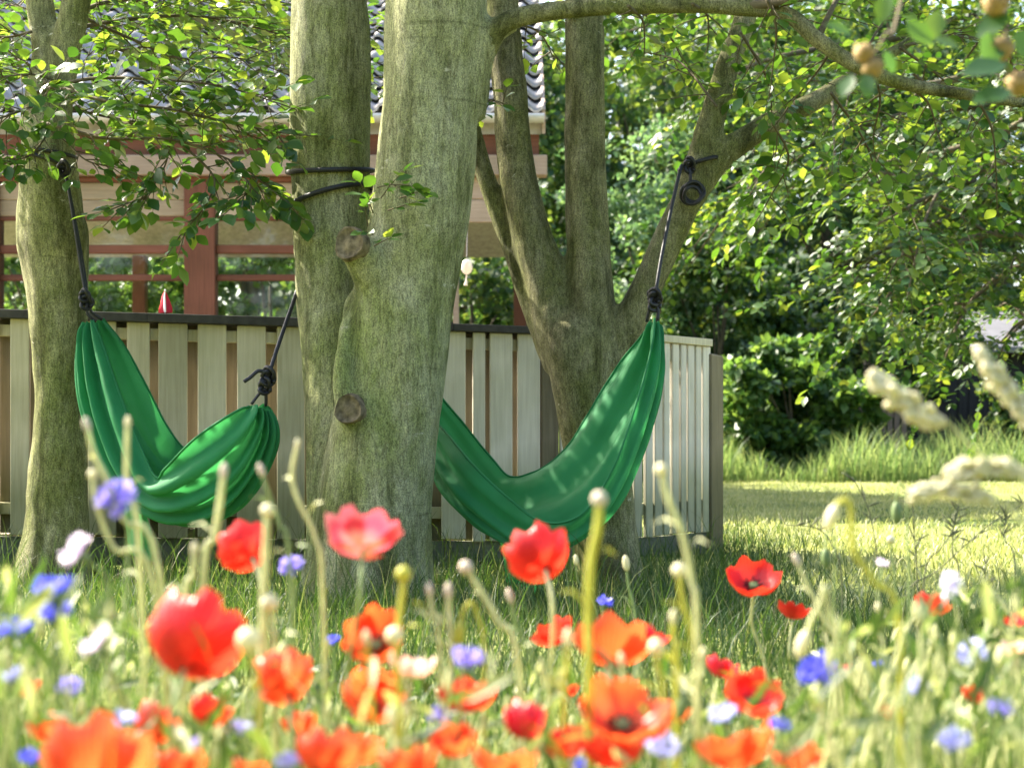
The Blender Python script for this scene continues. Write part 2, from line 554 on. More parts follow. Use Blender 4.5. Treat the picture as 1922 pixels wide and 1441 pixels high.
# ------------------------------------------------------------------ leaves
LT = np.array([(0, 0, 0), (.28, 0, -.012), (.55, 0, -.015), (.82, 0, -.04), (1, 0, -.10),
               (.20, .21, .03), (.48, .33, .05), (.8, .20, .0),
               (.20, -.21, .03), (.48, -.33, .05), (.8, -.20, .0)], float)
LTF = np.array([(0, 1, 5), (1, 2, 6), (1, 6, 5), (2, 3, 7), (2, 7, 6), (3, 4, 7),
                (0, 8, 1), (1, 9, 2), (1, 8, 9), (2, 10, 3), (2, 9, 10), (3, 10, 4)], int)
DT = np.array([(0, 0, 0), (.55, .32, .05), (1, 0, -.04), (.55, -.32, .05)], float)
DTF = np.array([(0, 2, 1), (0, 3, 2)], int)


class Leaves:
    def __init__(self):
        self.p, self.a, self.n, self.s = [], [], [], []

    def add(self, p, axis, nrm, s):
        self.p.append(p)
        self.a.append(axis)
        self.n.append(nrm)
        self.s.append(s)

    def arrays(self):
        p = np.array(self.p, float).reshape(-1, 3)
        a = np.array(self.a, float).reshape(-1, 3)
        n = np.array(self.n, float).reshape(-1, 3)
        return p, a, n, np.array(self.s, float)


def frames(a, n):
    a = a / np.linalg.norm(a, axis=1, keepdims=True)
    n = n - a * np.sum(a * n, axis=1, keepdims=True)
    n = n / np.maximum(np.linalg.norm(n, axis=1, keepdims=True), 1e-6)
    b = np.cross(n, a)
    return np.stack([a, b, n], axis=2)      # columns


def leaf_verts(p, a, n, s, T=LT, TF=LTF):
    Rm = frames(a, n)
    V = np.einsum('nij,kj->nki', Rm, T) * s[:, None, None] + p[:, None, :]
    k = len(T)
    Fs = TF[None] + (np.arange(len(p)) * k)[:, None, None]
    return V.reshape(-1, 3), Fs.reshape(-1, 3)


def proj(p):
    Y = np.maximum(p[:, 1], 0.2)
    return CX + p[:, 0] / Y * F, HY - (p[:, 2] - CZ) / Y * F


leaf_me = fast_mesh('leaf', LT, LTF)


def leaves_to_tree(lv, r, m, parent, single=300, mass='foliage', T=LT, TF=LTF):
    """the leaves that show largest become objects of their own, the others one mass"""
    p, a, n, s = lv.arrays()
    k_ = lit(p, STRIP, .01)  # leaves that would shade the bright stem edges are left out
    p, a, n, s = p[k_], a[k_], n[k_], s[k_]
    x, y = proj(p)
    Rm = frames(a, n)
    inside = (x > 5) & (x < 1917) & (y > 5) & (y < 1436)
    face = np.abs(Rm[:, 1, 2]) + 0.25
    score = np.where(inside, s / p[:, 1] * face, -1)
    order = np.argsort(-score)
    k = min(single, int(inside.sum()))
    pick, rest = order[:k], order[k:]
    if k:
        me = leaf_me if m == 'leaf_near' else bpy.data.meshes.get('leaf_' + m) or leaf_me.copy()
        me.name = 'leaf_' + m
        if not me.materials:
            me.materials.append(M[m])
        L = np.array(r.location)
        for i in pick:
            mt = Matrix([[*(Rm[i, r_, :] * s[i]), (p[i] - L)[r_]] for r_ in range(3)] + [[0, 0, 0, 1]])
            link('leaf', me, None, parent, mt)
    if len(rest):
        V, Tt = leaf_verts(p[rest], a[rest], n[rest], s[rest], T, TF)
        o = fpart(mass, V, Tt, m, r, parent=parent)
        o['kind'] = 'stuff'


def rv(s=1.0):
    return Vector((R.uniform(-s, s), R.uniform(-s, s), R.uniform(-s, s)))


def spray(lv, wood, start, d, length, size, step=0.032, droop=0.35, spread=1.0):
    """a flat beech twig: alternate leaves in one plane"""
    d = d.normalized()
    p = start.copy()
    nrm = (Vector((0, 0, 1)) + rv(0.45)).normalized()
    pts = [p.copy()]
    n = max(3, int(length / step))
    side = 1 if R.random() < .5 else -1
    for i in range(n):
        d = (d + Vector((0, 0, -droop * step * 2)) + rv(0.10)).normalized()
        p = p + d * step
        pts.append(p.copy())
        sd = d.cross(nrm).normalized() * side
        side = -side
        ax = (d * 0.75 + sd * spread + rv(0.22) + Vector((0, 0, -0.12))).normalized()
        s = size * R.uniform(0.5, 1.3) * (0.75 if i < 2 else 1)
        lv.add(p + ax * 0.008, ax, nrm + rv(0.6), s)
    lv.add(p, d, nrm + rv(0.2), size)
    if wood is not None:
        k = max(1, len(pts) // 4)
        q = pts[::k]
        if len(q) > 1:
            wood.append(tube(q, list(np.linspace(0.0028, 0.0012, len(q))), 4, 1, False))


def branch(lv, wood, pts, r0, r1, twigs, tlen, size, droop=0.35, t0=0.1, sides=6, flat=0.6):
    C = [Vector(c[:3]) for c in catmull(pts, 8)]
    wood.append(tube(C, list(np.linspace(r0, r1, len(C))), sides, 1))
    for i in range(twigs):
        t = t0 + (1 - t0) * (i + R.random()) / twigs
        k = min(len(C) - 2, int(t * (len(C) - 1)))
        d = (C[k + 1] - C[k]).normalized()
        sd = d.cross(Vector((0, 0, 1))).normalized() * (1 if i % 2 else -1)
        dirv = d * R.uniform(0.2, 0.9) + sd * R.uniform(0.4, 1.0) + Vector((0, 0, R.uniform(-flat, flat)))
        spray(lv, wood, C[k], dirv, tlen * R.uniform(0.5, 1.25), size, droop=droop)
    spray(lv, wood, C[-1], C[-1] - C[-2], tlen, size, droop=droop)


def crown_arrays(cen, rad, clumps, per, size, seed, clump_r=0.30, hollow=0.55, lo=-1.0):
    """uneven crown: leaves gathered in clumps spread through a lumpy ellipsoid"""
    g = np.random.default_rng(seed)
    d = g.normal(size=(clumps * 3, 3))
    d /= np.linalg.norm(d, axis=1, keepdims=True)
    d = d[d[:, 2] > lo][:clumps]
    rr = hollow + (1 - hollow) * g.random((len(d), 1)) ** 0.6
    lump = 1 + 0.22 * np.sin(d[:, :1] * 5 + seed) * np.cos(d[:, 2:3] * 4.3 + seed * 2) + g.normal(size=(len(d), 1)) * 0.09
    cc = np.array(cen) + d * rr * lump * np.array(rad)
    cr = clump_r * np.mean(rad) * (0.55 + 0.9 * g.random(len(d)))
    k = g.integers(0, len(d), clumps * per)
    q = g.normal(size=(len(k), 3))
    q /= np.linalg.norm(q, axis=1, keepdims=True)
    q *= (g.random((len(k), 1)) ** 0.42)
    q[:, 2] *= 0.62
    p = cc[k] + q * cr[k][:, None]
    a = g.normal(size=(len(k), 3)) + np.array([0, 0, -0.35])
    n = g.normal(size=(len(k), 3)) * 0.75 + np.array([0, 0, 0.9]) + q * 0.4
    s = size * (0.6 + 0.8 * g.random(len(k)))
    return p, a, n, s, cc


# ------------------------------------------------------------------ the setting
gx = np.concatenate([np.linspace(-60, -6, 14), np.linspace(-5.5, 5.5, 45), np.linspace(6, 60, 14)])
gy = np.concatenate([np.linspace(-20, 0, 8), np.linspace(0.3, 12, 50), np.linspace(12.5, 110, 24)])


def gz(x, y):
    return 0.014 * math.sin(x * 2.1 + 1) * math.cos(y * 1.7) + 0.012 * math.sin(x * 5.3 + y * 3.1)


V = [(x, y, gz(x, y)) for y in gy for x in gx]
nx = len(gx)
faces = [(j * nx + i, j * nx + i + 1, (j + 1) * nx + i + 1, (j + 1) * nx + i) for j in range(len(gy) - 1) for i in range(nx - 1)]
lawn = link('lawn', py_mesh('lawn', V, faces), 'lawn')
tag(lawn, 'mown lawn under the trees, sunlit and yellow green to the right', 'lawn', kind='structure')


def blades(n, xs, ys, h, wd, lean=0.35, z0=None, g=rng, tip=True):
    """curved grass blades -> verts, tris (7 verts, 5 tris each)"""
    ang = g.random(n) * 2 * np.pi
    face = g.random(n) * 2 * np.pi
    ld = np.stack([np.cos(ang), np.sin(ang)], 1)
    wdv = np.stack([np.cos(face), np.sin(face)], 1) * wd[:, None] * 0.5
    L = (lean * (0.3 + g.random(n)) * h)[:, None]
    V = np.zeros((n, 7, 3))
    base = np.stack([xs, ys], 1)
    zb = np.zeros(n) if z0 is None else z0
    for lvl, (t, wf) in enumerate(((0, 1), (0.4, 0.85), (0.75, 0.55))):
        c_ = base + ld * L * t ** 2
        V[:, lvl * 2, :2] = c_ - wdv * wf
        V[:, lvl * 2 + 1, :2] = c_ + wdv * wf
        V[:, lvl * 2, 2] = V[:, lvl * 2 + 1, 2] = zb + h * t
    V[:, 6, :2] = base + ld * L
    V[:, 6, 2] = zb + h * (1 - 0.12 * lean)
    T = np.array([(0, 1, 3), (0, 3, 2), (2, 3, 5), (2, 5, 4), (4, 5, 6)])
    Fs = T[None] + (np.arange(n) * 7)[:, None, None]
    return V.reshape(-1, 3), Fs.reshape(-1, 3)


def wedge_xy(n, y0, y1, power=1.0, spread=0.36, xoff=0.0, g=rng):
    t = g.random(n) ** power
    ys = y0 + (y1 - y0) * t
    xs = (g.random(n) * 2 - 1) * (spread * ys + 0.6) + xoff
    return xs, ys


Vs, Ts, off = [], [], 0
for n, y0, y1, pw, h0, h1, wd in ((34000, 2.4, 5.6, 1.0, .035, .13, .0035), (42000, 5.2, 10, 1.0, .03, .10, .0045), (5200, 4.4, 8.2, 1.0, .12, .30, .003)):
    xs, ys = wedge_xy(n, y0, y1, pw)
    h = h0 + (h1 - h0) * rng.random(n) ** 1.6
    pxs = CX + xs / ys * F
    k_ = ~((pxs + rng.normal(size=n) * 60 > 1480) & (ys > 5.0))  # no dark blades where the sunlit-coloured grass goes
    xs, ys, h, n = xs[k_], ys[k_], h[k_], int(k_.sum())
    v, t = blades(n, xs, ys, h, np.full(n, wd) * (0.6 + 0.8 * rng.random(n)), 0.55)
    Vs.append(v)
    Ts.append(t + off)
    off += len(v)
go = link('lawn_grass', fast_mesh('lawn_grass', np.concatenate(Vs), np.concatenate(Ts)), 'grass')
tag(go, 'short grass of the lawn around the tree trunks', 'grass', kind='stuff')

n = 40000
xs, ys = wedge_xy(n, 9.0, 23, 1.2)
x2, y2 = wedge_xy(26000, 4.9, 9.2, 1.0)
k_ = (CX + x2 / y2 * F + rng.normal(size=26000) * 60) > 1480  # near blades in the sunny part take the paler, sunlit colour
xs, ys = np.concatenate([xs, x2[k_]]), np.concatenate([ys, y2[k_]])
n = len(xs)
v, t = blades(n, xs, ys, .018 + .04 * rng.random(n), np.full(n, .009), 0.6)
go = link('mown_grass_sunlit', fast_mesh('mown_grass_sunlit', v, t), 'grass_sunlit')
tag(go, 'mown grass beyond the fence end, sunlight painted in as yellow green', 'grass', kind='stuff')

# rank grass and weeds where the lawn ends
n = 30000
xs = rng.uniform(0.5, 14, n)
ys = 22.5 + rng.random(n) ** 1.3 * 2.4 + .35 * np.sin(xs * 2.3)
h = (0.15 + 0.85 * rng.random(n) ** 1.4) * (0.42 + 0.36 * np.sin(xs * 1.7) ** 2 + 0.36 * np.sin(xs * 0.63 + 1) ** 2) * (0.55 + 0.45 * np.sin(xs * 5.1 + ys * 3) ** 2)
v, t = blades(n, xs, ys, h, np.full(n, 0.013), 0.45)
go = link('rank_grass', fast_mesh('rank_grass', v, t), 'tall_grass')
tag(go, 'band of tall unmown grass and weeds along the far lawn edge', 'grass', kind='stuff')

# ------------------------------------------------------------------ the near trees
def stem_from_edges(rows, Y, zscale=1.0):
    """rows of (y, xl, xr[, Y]) in the photograph -> centre points and radii"""
    pts, rad = [], []
    for row in rows:
        y, xl, xr = row[:3]
        YY = row[3] if len(row) > 3 else Y
        pts.append(P((xl + xr) / 2, y, YY))
        rad.append((xr - xl) / 2 / F * YY)
    return pts, rad


def bumpy(A, amp=0.006, f=9, seed=0.0):
    out_ = []
    for v in A:
        q = Vector((v[0] * f + seed, v[1] * f, v[2] * f * 0.45))
        out_.append((v[0] + noise.noise(q) * amp + noise.noise(q * 3.1) * amp * .4,
                     v[1] + noise.noise(q + Vector((7, 3, 1))) * amp + noise.noise(q * 3.1 + Vector((1, 9, 4))) * amp * .4, v[2]))
    return out_


SHAFTS = [(P(552, y_, 5.98), .075 + .03 * (y_ // 10 % 3)) for y_ in (480, 520, 640, 690, 740, 780, 850, 930, 980)] + \
         [(P(728, y_, 5.7), .06) for y_ in (20, 90, 150, 210, 240)] + [(P(655, y_, 5.6), .06) for y_ in (560, 600, 650, 690, 730)] + \
         [(P(240, 660, 6.2), .07), (P(220, 720, 6.2), .05), (P(300, 830, 6.2), .08), (P(200, 830, 6.0), .05), (P(290, 880, 6.0), .05), (P(1060, 960, 5.8), .07), (P(1120, 800, 5.9), .05),
          (P(450, 1090, 6.2), .30), (P(330, 1150, 5.0), .22), (P(1270, 1060, 6.6), .12), (P(1330, 900, 8), .3), (P(1230, 860, 7.8), .2)]  # spots that sun should reach, overhead leaves are cut away towards them

SHAFTS += [(Vector((R.uniform(-2.2, 1.6), R.uniform(4.2, 7.0), .05)), R.uniform(.08, .26)) for _ in range(22)]
SHAFTS += [(P(640 + 40 * i_, 250 + (i_ * 137) % 700, 5.6), .045) for i_ in range(6)] + [(P(1100, y_, 6.2), .07) for y_ in (80, 620, 880)] + [(P(110, y_, 6.25), .06) for y_ in (430, 640, 700)]
STRIP = [(P(552, y_, 6.05), .085) for y_ in range(-10, 345, 22)] + [(P(730, y_, 5.66), .055) for y_ in range(-10, 225, 20)]  # stem edges meant to be sunlit, kept clear of leaves and limbs


def lit(p, shafts, grow=.03):  # False for points that stand between a shaft's target and the sun
    keep = np.ones(len(p), bool)
    sd = np.array(SUN)
    for c_, r_ in shafts:
        d = p - np.array(c_)
        al = d @ sd
        d = d - np.outer(al, sd)
        keep &= (np.linalg.norm(d, axis=1) > r_ + grow) | (al < .12)
    return keep


def canopy(lv_arrays, cen, rad, clumps, per, seed, size=0.075, keep_y=3.0):  # unseen overhead leaves, shaped so their shade misses flowers and shafts
    p, a, n, s, cc = crown_arrays(cen, rad, clumps, per, size, seed, 0.24, 0.25)
    sh = p[:, 1] - SUN.y / SUN.z * (p[:, 2] - 0.45)
    x, y = proj(p)
    keep = (sh > keep_y) & (p[:, 2] > 2.35) & (p[:, 1] > 3.6) & (y < -25)
    keep &= lit(p, SHAFTS + STRIP)
    for lst, arr in zip(lv_arrays, (p, a, n, s)):
        lst.append(arr[keep])


def upper_limbs(wood, top, cen, rad, k, r0, seed):
    rr = random.Random(seed)
    for i in range(k):
        e = Vector(cen) + Vector((rr.uniform(-.8, .8) * rad[0], rr.uniform(-.6, .8) * rad[1], rr.uniform(-.3, .8) * rad[2]))
        if not lit(np.array([Vector(top).lerp(e, q_) for q_ in (.3, .4, .5, .6, .7, .8, .9, 1)]), STRIP, .05).all():
            continue  # limb would block sun from the stem edges
        m_ = (Vector(top) + e) / 2 + Vector((rr.uniform(-.2, .2), rr.uniform(-.2, .2), rr.uniform(.1, .5)))
        wood.append(tube([Vector(top), m_, e], [r0, r0 * .6, r0 * .12], 6, 5))


# --- main beech: two stems from one foot, cut stubs, one long limb to the right
YM = 5.75
mr = root('beech_tree', P(690, 1125, YM) * 1, 'big two-stemmed beech trunk with sawn branch stubs in the middle of the picture', 'tree')
mr.location.z = 0
left_rows = [(-620, 520, 600, 6.1), (-260, 535, 650, 6.07), (0, 545, 690, 6.06), (200, 543, 696, 6.05), (400, 548, 692, 6.03), (600, 560, 690, 5.98), (800, 572, 700, 5.92),
             (950, 574, 710, 5.86), (1040, 570, 720, 5.85), (1120, 556, 735, 5.84), (1180, 540, 745, 5.84)]
right_rows = [(-620, 760, 840, 5.7), (-260, 740, 890, 5.72), (0, 722, 915), (150, 719, 899), (300, 706, 892), (400, 694, 884), (500, 676, 865), (600, 652, 850), (700, 640, 839), (800, 622, 826),
              (900, 604, 815), (1000, 592, 812), (1080, 584, 815), (1140, 566, 828), (1200, 540, 850)]
tp = []
for rows in (left_rows, right_rows):
    p_, r_ = stem_from_edges(rows, YM)
    tp.append(tube(p_, r_, 20, 6))
# stub collars
tp.append(tube([P(745, 600, YM - .02), P(705, 520, YM - .09), P(680, 480, YM - .135), P(662, 460, YM - .175)], [.088, .076, .064, .058], 16, 5))
tp.append(tube([P(720, 830, YM), P(685, 785, YM - .08), P(658, 768, YM - .17)], [.11, .085, .056], 16, 5))
tp.append(tube([P(665, 560, YM - .02), P(648, 640, YM - .1), P(641, 720, YM - .13), P(652, 765, YM - .12)], [.03, .028, .034, .04], 10, 5))
# fork of the limb
tp.append(tube([P(850, 200, YM + .02), P(890, 110, YM), P(925, 62, YM - .02), P(965, 38, YM - .03)], [.12, .075, .045, .036], 12, 5))
A, fc = remesh(*join(tp), 0.013, 4)
wpart('trunk', bumpy(A, 0.007, 8, 1.3), fc, 'bark_main', mr)


def cut_end(name, c, nrm, rad, r, parent=None, seed=0):
    nrm = nrm.normalized()
    u = nrm.orthogonal().normalized()
    v_ = nrm.cross(u)
    V = [c + nrm * 0.004]
    rr = random.Random(seed)
    rings = ((0.45, -.004), (0.75, -.006), (0.95, .002), (1.08, .006), (1.2, -.03))
    for f_, h_ in rings:
        for k in range(16):
            a = 2 * math.pi * k / 16
            q = f_ * rad * (1 + 0.06 * math.sin(3 * a + seed) + rr.uniform(-.03, .03))
            V.append(c + (u * math.cos(a) + v_ * math.sin(a)) * q + nrm * (h_ + rr.uniform(-.002, .002)))
    fs = [(0, 1 + k, 1 + (k + 1) % 16) for k in range(16)]
    for g_ in range(len(rings) - 1):
        for k in range(16):
            a, b = 1 + g_ * 16 + k, 1 + g_ * 16 + (k + 1) % 16
            fs.append((a, a + 16, b + 16, b))
    return wpart(name, V, fs, 'cut', r, parent=parent)


o = cut_end('branch_stub', P(656, 457, YM - .205), Vector((-.42, -.90, .12)), .050, mr, seed=1)
o['label'] = 'round sawn stub end halfway up the trunk'
o = cut_end('branch_stub', P(654, 768, YM - .196), Vector((-.28, -.95, .02)), .044, mr, seed=2)
o['label'] = 'lower cracked knot of a sawn branch'

main_leaves = Leaves()
main_wood = []
limb = [P(905, 95, YM), P(940, 50, YM - .04), P(1000, 27, YM - .06), P(1130, 13, YM - .1), P(1300, 9, YM - .16), P(1400, 16, YM - .2), P(1475, 26, YM - .25), P(1535, 75, YM - .3), P(1610, 125, YM - .32),
        P(1700, 158, YM - .3), P(1830, 180, YM - .25), P(1990, 205, YM - .2)]
wl = tube(limb, [.048, .036, .032, .030, .028, .027, .026, .025, .024, .021, .018, .014], 10, 6)
wpart('limb', bumpy(wl[0], .003, 20), wl[1], 'bark_fork', mr)
branch(main_leaves, main_wood, [P(1400, 14, YM - .2), P(1480, 2, YM - .3), P(1560, -18, YM - .4), P(1700, -60, YM - .5)], .019, .006, 8, .22, .06)
branch(main_leaves, main_wood, [P(1535, 72, YM - .3), P(1560, 20, YM - .2), P(1590, -40, YM)], .012, .006, 5, .2, .06)
# sprig leaves on the stub
for (x, y, n_) in ((700, 400, 4), (715, 372, 4), (735, 345, 3), (690, 425, 3), (750, 372, 3), (700, 440, 3), (708, 352, 4), (728, 395, 4), (702, 462, 3), (760, 350, 3)):
    st = P(x, y, YM - .24)
    spray(main_leaves, main_wood, st, Vector((R.uniform(-.2, .9), -.5, R.uniform(-.2, .7))), .034 * n_, .054, step=.026)
for (x0, y0, x1, y1, d0) in ((1440, 0, 1450, 130, 0), (1700, 158, 1760, 250, .0), (1830, 178, 1870, 330, .1), (1640, 140, 1640, 250, .3), (1560, 95, 1480, 200, .4), (1180, 12, 1210, 90, .6), (1300, 8, 1330, 70, .5)):
    branch(main_leaves, main_wood, [P(x0, y0, YM - .3), P((x0 + x1) / 2 + 12, (y0 + y1) / 2 - 10, YM - .25 + d0 / 2), P(x1, y1, YM - .2 + d0)], .006, .002, 5, .16, .055, droop=.6)
# twig that reaches out towards the meadow with husks
tw = [P(1500, 4, YM - .3), Vector((.95, 4.3, 2.25)), Vector((.80, 3.2, 1.75)), P(1690, 5, 2.15), P(1665, 60, 2.05), P(1640, 105, 2.0)]
tw2 = [Vector((.95, 4.3, 2.25)), Vector((1.05, 3.0, 1.7)), P(1905, -30, 2.2), P(1890, 60, 2.1), P(1885, 110, 2.1), P(1905, 160, 2.1)]
main_wood.append(tube(tw, [.010, .007, .004, .0025, .002, .0015], 6, 6))
main_wood.append(tube(tw2, [.008, .006, .003, .0025, .002, .0015], 6, 6))
near_l = [(1655, 45, 2.05, (.10, -.3, .9), .040), (1700, 40, 2.1, (.7, -.1, -.6), .045), (1600, 65, 2.05, (-.8, -.2, .3), .036), (1625, 135, 2.0, (.05, -.3, -1), .034), (1600, 140, 2.0, (-.5, -.3, -.9), .034),
          (1660, 95, 2.05, (.4, 0, -.9), .030), (1870, 60, 2.1, (-.3, -.4, -.7), .058), (1890, 120, 2.05, (-.9, -.2, -.2), .06), (1900, 170, 2.05, (-.9, -.2, -.25), .055), (1895, 25, 2.1, (-.6, 0, -.4), .05),
          (1800, 90, 2.3, (-.7, 0, .3), .04), (1905, 60, 2.15, (.5, -.3, -.6), .06), (1760, 20, 2.3, (-.2, -.3, -.9), .045), (1670, 15, 2.2, (.3, -.2, .9), .045)]
for (x, y, Y, ax, s) in near_l:
    main_leaves.add(P(x, y, Y), Vector(ax), Vector((R.uniform(-.5, .5), -.75, R.uniform(.2, .8))), s)
o = wpart('twig', *join(main_wood), 'twig', mr)
o['kind'] = 'stuff'


def husk(c, rad, r):
    g = np.random.default_rng(int(c.x * 1000) % 999)
    V, fs = [], []
    me = bpy.data.meshes.new('x')
    bm = bmesh.new()
    bmesh.ops.create_icosphere(bm, subdivisions=2, radius=rad)
    for v in list(bm.verts):
        v.co *= 1 + 0.08 * math.sin(v.co.z * 300)
    for f in list(bm.faces):
        c_ = f.calc_center_median()
        e = bmesh.ops.poke(bm, faces=[f])
        e['verts'][0].co = c_ * (1.35 + 0.35 * g.random()) + Vector(g.normal(size=3) * rad * .08)
    V = [v.co + c for v in bm.verts]
    bm.verts.index_update()
    fs = [tuple(v.index for v in f.verts) for f in bm.faces]
    bm.free()
    bpy.data.meshes.remove(me)
    return wpart('nut_husk', V, fs, 'husk', r)


M['husk'] = plain('husk', (0.38, 0.27, 0.12), 0.7, 0.3, 0.3, 150, trans=(.5, .38, .12), tw=.25)
for (x, y, Y, rd) in ((1622, 102, 2.0, .0095), (1638, 128, 2.0, .0095), (1878, 92, 2.1, .012), (1912, 158, 2.1, .012), (1868, 8, 2.1, .012)):
    husk(P(x, y, Y), rd, mr)
cl = ([], [], [], [])
mw = []
canopy(cl, (-.35, 6.7, 4.6), (2.0, 2.2, 1.9), 115, 66, 3)
canopy(cl, (.9, 6.2, 4.0), (1.7, 1.7, 1.4), 80, 66, 4)
upper_limbs(mw, P(560, -610, 5.95), (-.6, 6.6, 4.6), (1.6, 1.6, 1.3), 6, .035, 1)
upper_limbs(mw, P(800, -610, 5.7), (.2, 6.4, 4.6), (1.7, 1.5, 1.3), 7, .035, 2)
o = wpart('upper_limbs', *join(mw), 'bark_main', mr)
o['kind'] = 'stuff'
for arr, lst in zip((main_leaves.p, main_leaves.a, main_leaves.n, main_leaves.s), cl):
    arr.extend(np.concatenate(lst).tolist())
leaves_to_tree(main_leaves, mr, 'leaf_near', mr, 300, 'crown')

# --- left beech
YL = 6.35
lr = root('beech_tree', P(105, 1090, YL), 'slimmer leafy beech trunk with dark mossy bark at the left edge', 'tree')
lr.location.z = 0
rows = [(110, 58, 132), (200, 46, 136), (300, 38, 141), (400, 32, 156), (450, 33, 168), (500, 40, 166), (600, 54, 164), (700, 61, 160), (800, 60, 164), (900, 55, 165), (1000, 44, 167), (1060, 26, 172),
        (1110, 2, 184), (1160, -20, 196)]
p_, r_ = stem_from_edges(rows, YL)
tp = [tube(p_, r_, 18, 6)]
tp.append(tube([P(95, 190, YL), P(88, 90, YL), P(74, 0, YL), P(66, -120, YL), P(50, -420, YL)], [.075, .060, .050, .046, .025], 14, 6))
tp.append(tube([P(100, 200, YL), P(118, 110, YL - .03), P(140, 20, YL - .05), P(158, -80, YL - .05), P(200, -420, YL)], [.07, .060, .056, .050, .025], 14, 6))
A, fc = remesh(*join(tp), 0.013, 3)
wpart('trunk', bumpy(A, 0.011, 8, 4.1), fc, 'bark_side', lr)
lv, wd = Leaves(), []
LB = [([(60, 175, 6.2), (170, 148, 6.1), (300, 150, 6.0), (420, 163, 5.95), (525, 195, 5.95)], .008, 15, .26),
      ([(70, 150, 6.3), (200, 190, 6.0), (320, 205, 5.9), (430, 230, 5.9), (530, 250, 5.9)], .007, 13, .24),
      ([(110, 60, 6.5), (220, 40, 6.7), (360, 30, 6.9), (470, 50, 7.0), (560, 75, 7.1)], .010, 15, .26),
      ([(150, -10, 6.5), (260, -10, 6.8), (400, 0, 7.1), (520, 10, 7.3)], .010, 13, .26),
      ([(150, 30, 6.5), (250, 75, 6.6), (340, 110, 6.7), (450, 110, 6.8), (540, 140, 6.9)], .007, 9, .22),
      ([(80, 230, 6.15), (200, 260, 6.0), (320, 262, 5.95), (430, 300, 5.9), (500, 345, 5.95)], .007, 12, .22),
      ([(60, 200, 6.1), (20, 215, 6.0), (-50, 240, 5.9)], .006, 7, .22),
      ([(120, 160, 6.0), (60, 140, 5.8), (-30, 150, 5.7)], .006, 7, .22),
      ([(60, 60, 6.3), (10, 70, 6.3), (-60, 60, 6.3)], .006, 6, .24),
      ([(330, 262, 5.95), (400, 330, 5.9), (385, 385, 5.88), (340, 440, 5.86)], .005, 6, .13),
      ([(430, 300, 5.9), (470, 350, 5.85), (450, 375, 5.8)], .004, 4, .14),
      ([(300, 330, 6.0), (270, 370, 6.0), (230, 385, 6.0)], .004, 5, .14),
      ([(320, 262, 5.95), (310, 310, 5.98), (285, 350, 6.0)], .004, 3, .14),
      ([(90, 250, 6.1), (60, 290, 6.0), (30, 300, 5.95)], .005, 5, .14),
      ([(110, 250, 6.15), (160, 300, 6.05), (210, 312, 6.05)], .004, 4, .13),
      ([(150, 20, 6.6), (230, 0, 7.2), (330, 20, 7.7), (440, 30, 8.0), (545, 60, 8.2)], .010, 16, .30),
      ([(150, -30, 6.6), (260, -50, 7.4), (400, -30, 8.0), (580, 20, 8.5), (715, 60, 8.6)], .010, 21, .30),
      ([(140, 60, 6.5), (240, 95, 7.0), (350, 60, 7.5), (470, 90, 7.8), (600, 120, 8.0), (715, 150, 8.2)], .008, 20, .26),
      ([(90, 190, 6.3), (180, 215, 6.5), (300, 235, 6.6), (420, 240, 6.7), (540, 280, 6.7)], .007, 14, .24),
      ([(70, 130, 6.3), (20, 110, 6.5), (-60, 120, 6.6)], .006, 7, .24),
      ([(60, 20, 6.4), (10, 10, 6.8), (-60, 30, 7.0)], .006, 8, .26)]
for pts, r0, k, tl in LB:
    branch(lv, wd, [P(*q) for q in pts], r0, .002, int(k * 2.5), tl, .064, droop=.3)
o = wpart('twig', *join(wd), 'twig', lr)
o['kind'] = 'stuff'
cl = ([], [], [], [])
canopy(cl, (-2.3, 7.2, 4.3), (1.9, 2.2, 1.7), 100, 62, 8)
mw = []
upper_limbs(mw, P(50, -415, YL), (-2.4, 7, 4.2), (1.6, 1.6, 1.2), 6, .026, 5)
upper_limbs(mw, P(200, -415, YL), (-1.6, 7, 4.2), (1.4, 1.6, 1.2), 6, .026, 6)
o = wpart('upper_limbs', *join(mw), 'bark_side', lr)
o['kind'] = 'stuff'
for arr, lst in zip((lv.p, lv.a, lv.n, lv.s), cl):
    arr.extend(np.concatenate(lst).tolist())
leaves_to_tree(lv, lr, 'leaf_near', lr, 300, 'crown')

# --- forked tree on the right
YF = 6.3
fr = root('forked_beech_tree', P(1130, 1140, YF), 'dark mossy beech forking into four stems to the right of the thick trunk', 'tree')
fr.location.z = 0
rows = [(520, 1080, 1100), (570, 1050, 1126), (630, 1016, 1160), (700, 1030, 1164), (800, 1050, 1170), (900, 1066, 1184), (1000, 1078, 1196), (1080, 1082, 1208), (1130, 1078, 1216), (1200, 1064, 1232)]
p_, r_ = stem_from_edges(rows, YF)
tp = [tube(p_, r_, 18, 6)]
tp.append(tube([P(1050, 690, YF + .05), P(1010, 600, YF + .08), P(975, 500, YF + .1), P(935, 400, YF + .12), P(905, 310, YF + .14), P(888, 240, YF + .15), P(850, 60, YF + .2), P(820, -150, YF + .3)], [.06, .052, .045, .040, .036, .032, .03, .02], 12, 6))
tp.append(tube([P(1060, 640, YF), P(1030, 540, YF + .02), P(990, 410, YF + .05), P(965, 270, YF + .08), P(952, 120, YF + .1), P(945, 0, YF + .12), P(935, -300, YF + .2)], [.10, .085, .075, .070, .066, .062, .035], 14, 6))
tp.append(tube([P(1110, 640, YF - .02), P(1108, 540, YF - .02), P(1102, 400, YF), P(1098, 250, YF), P(1097, 100, YF), P(1097, -40, YF), P(1100, -330, YF)], [.10, .088, .082, .076, .072, .068, .035], 14, 6))
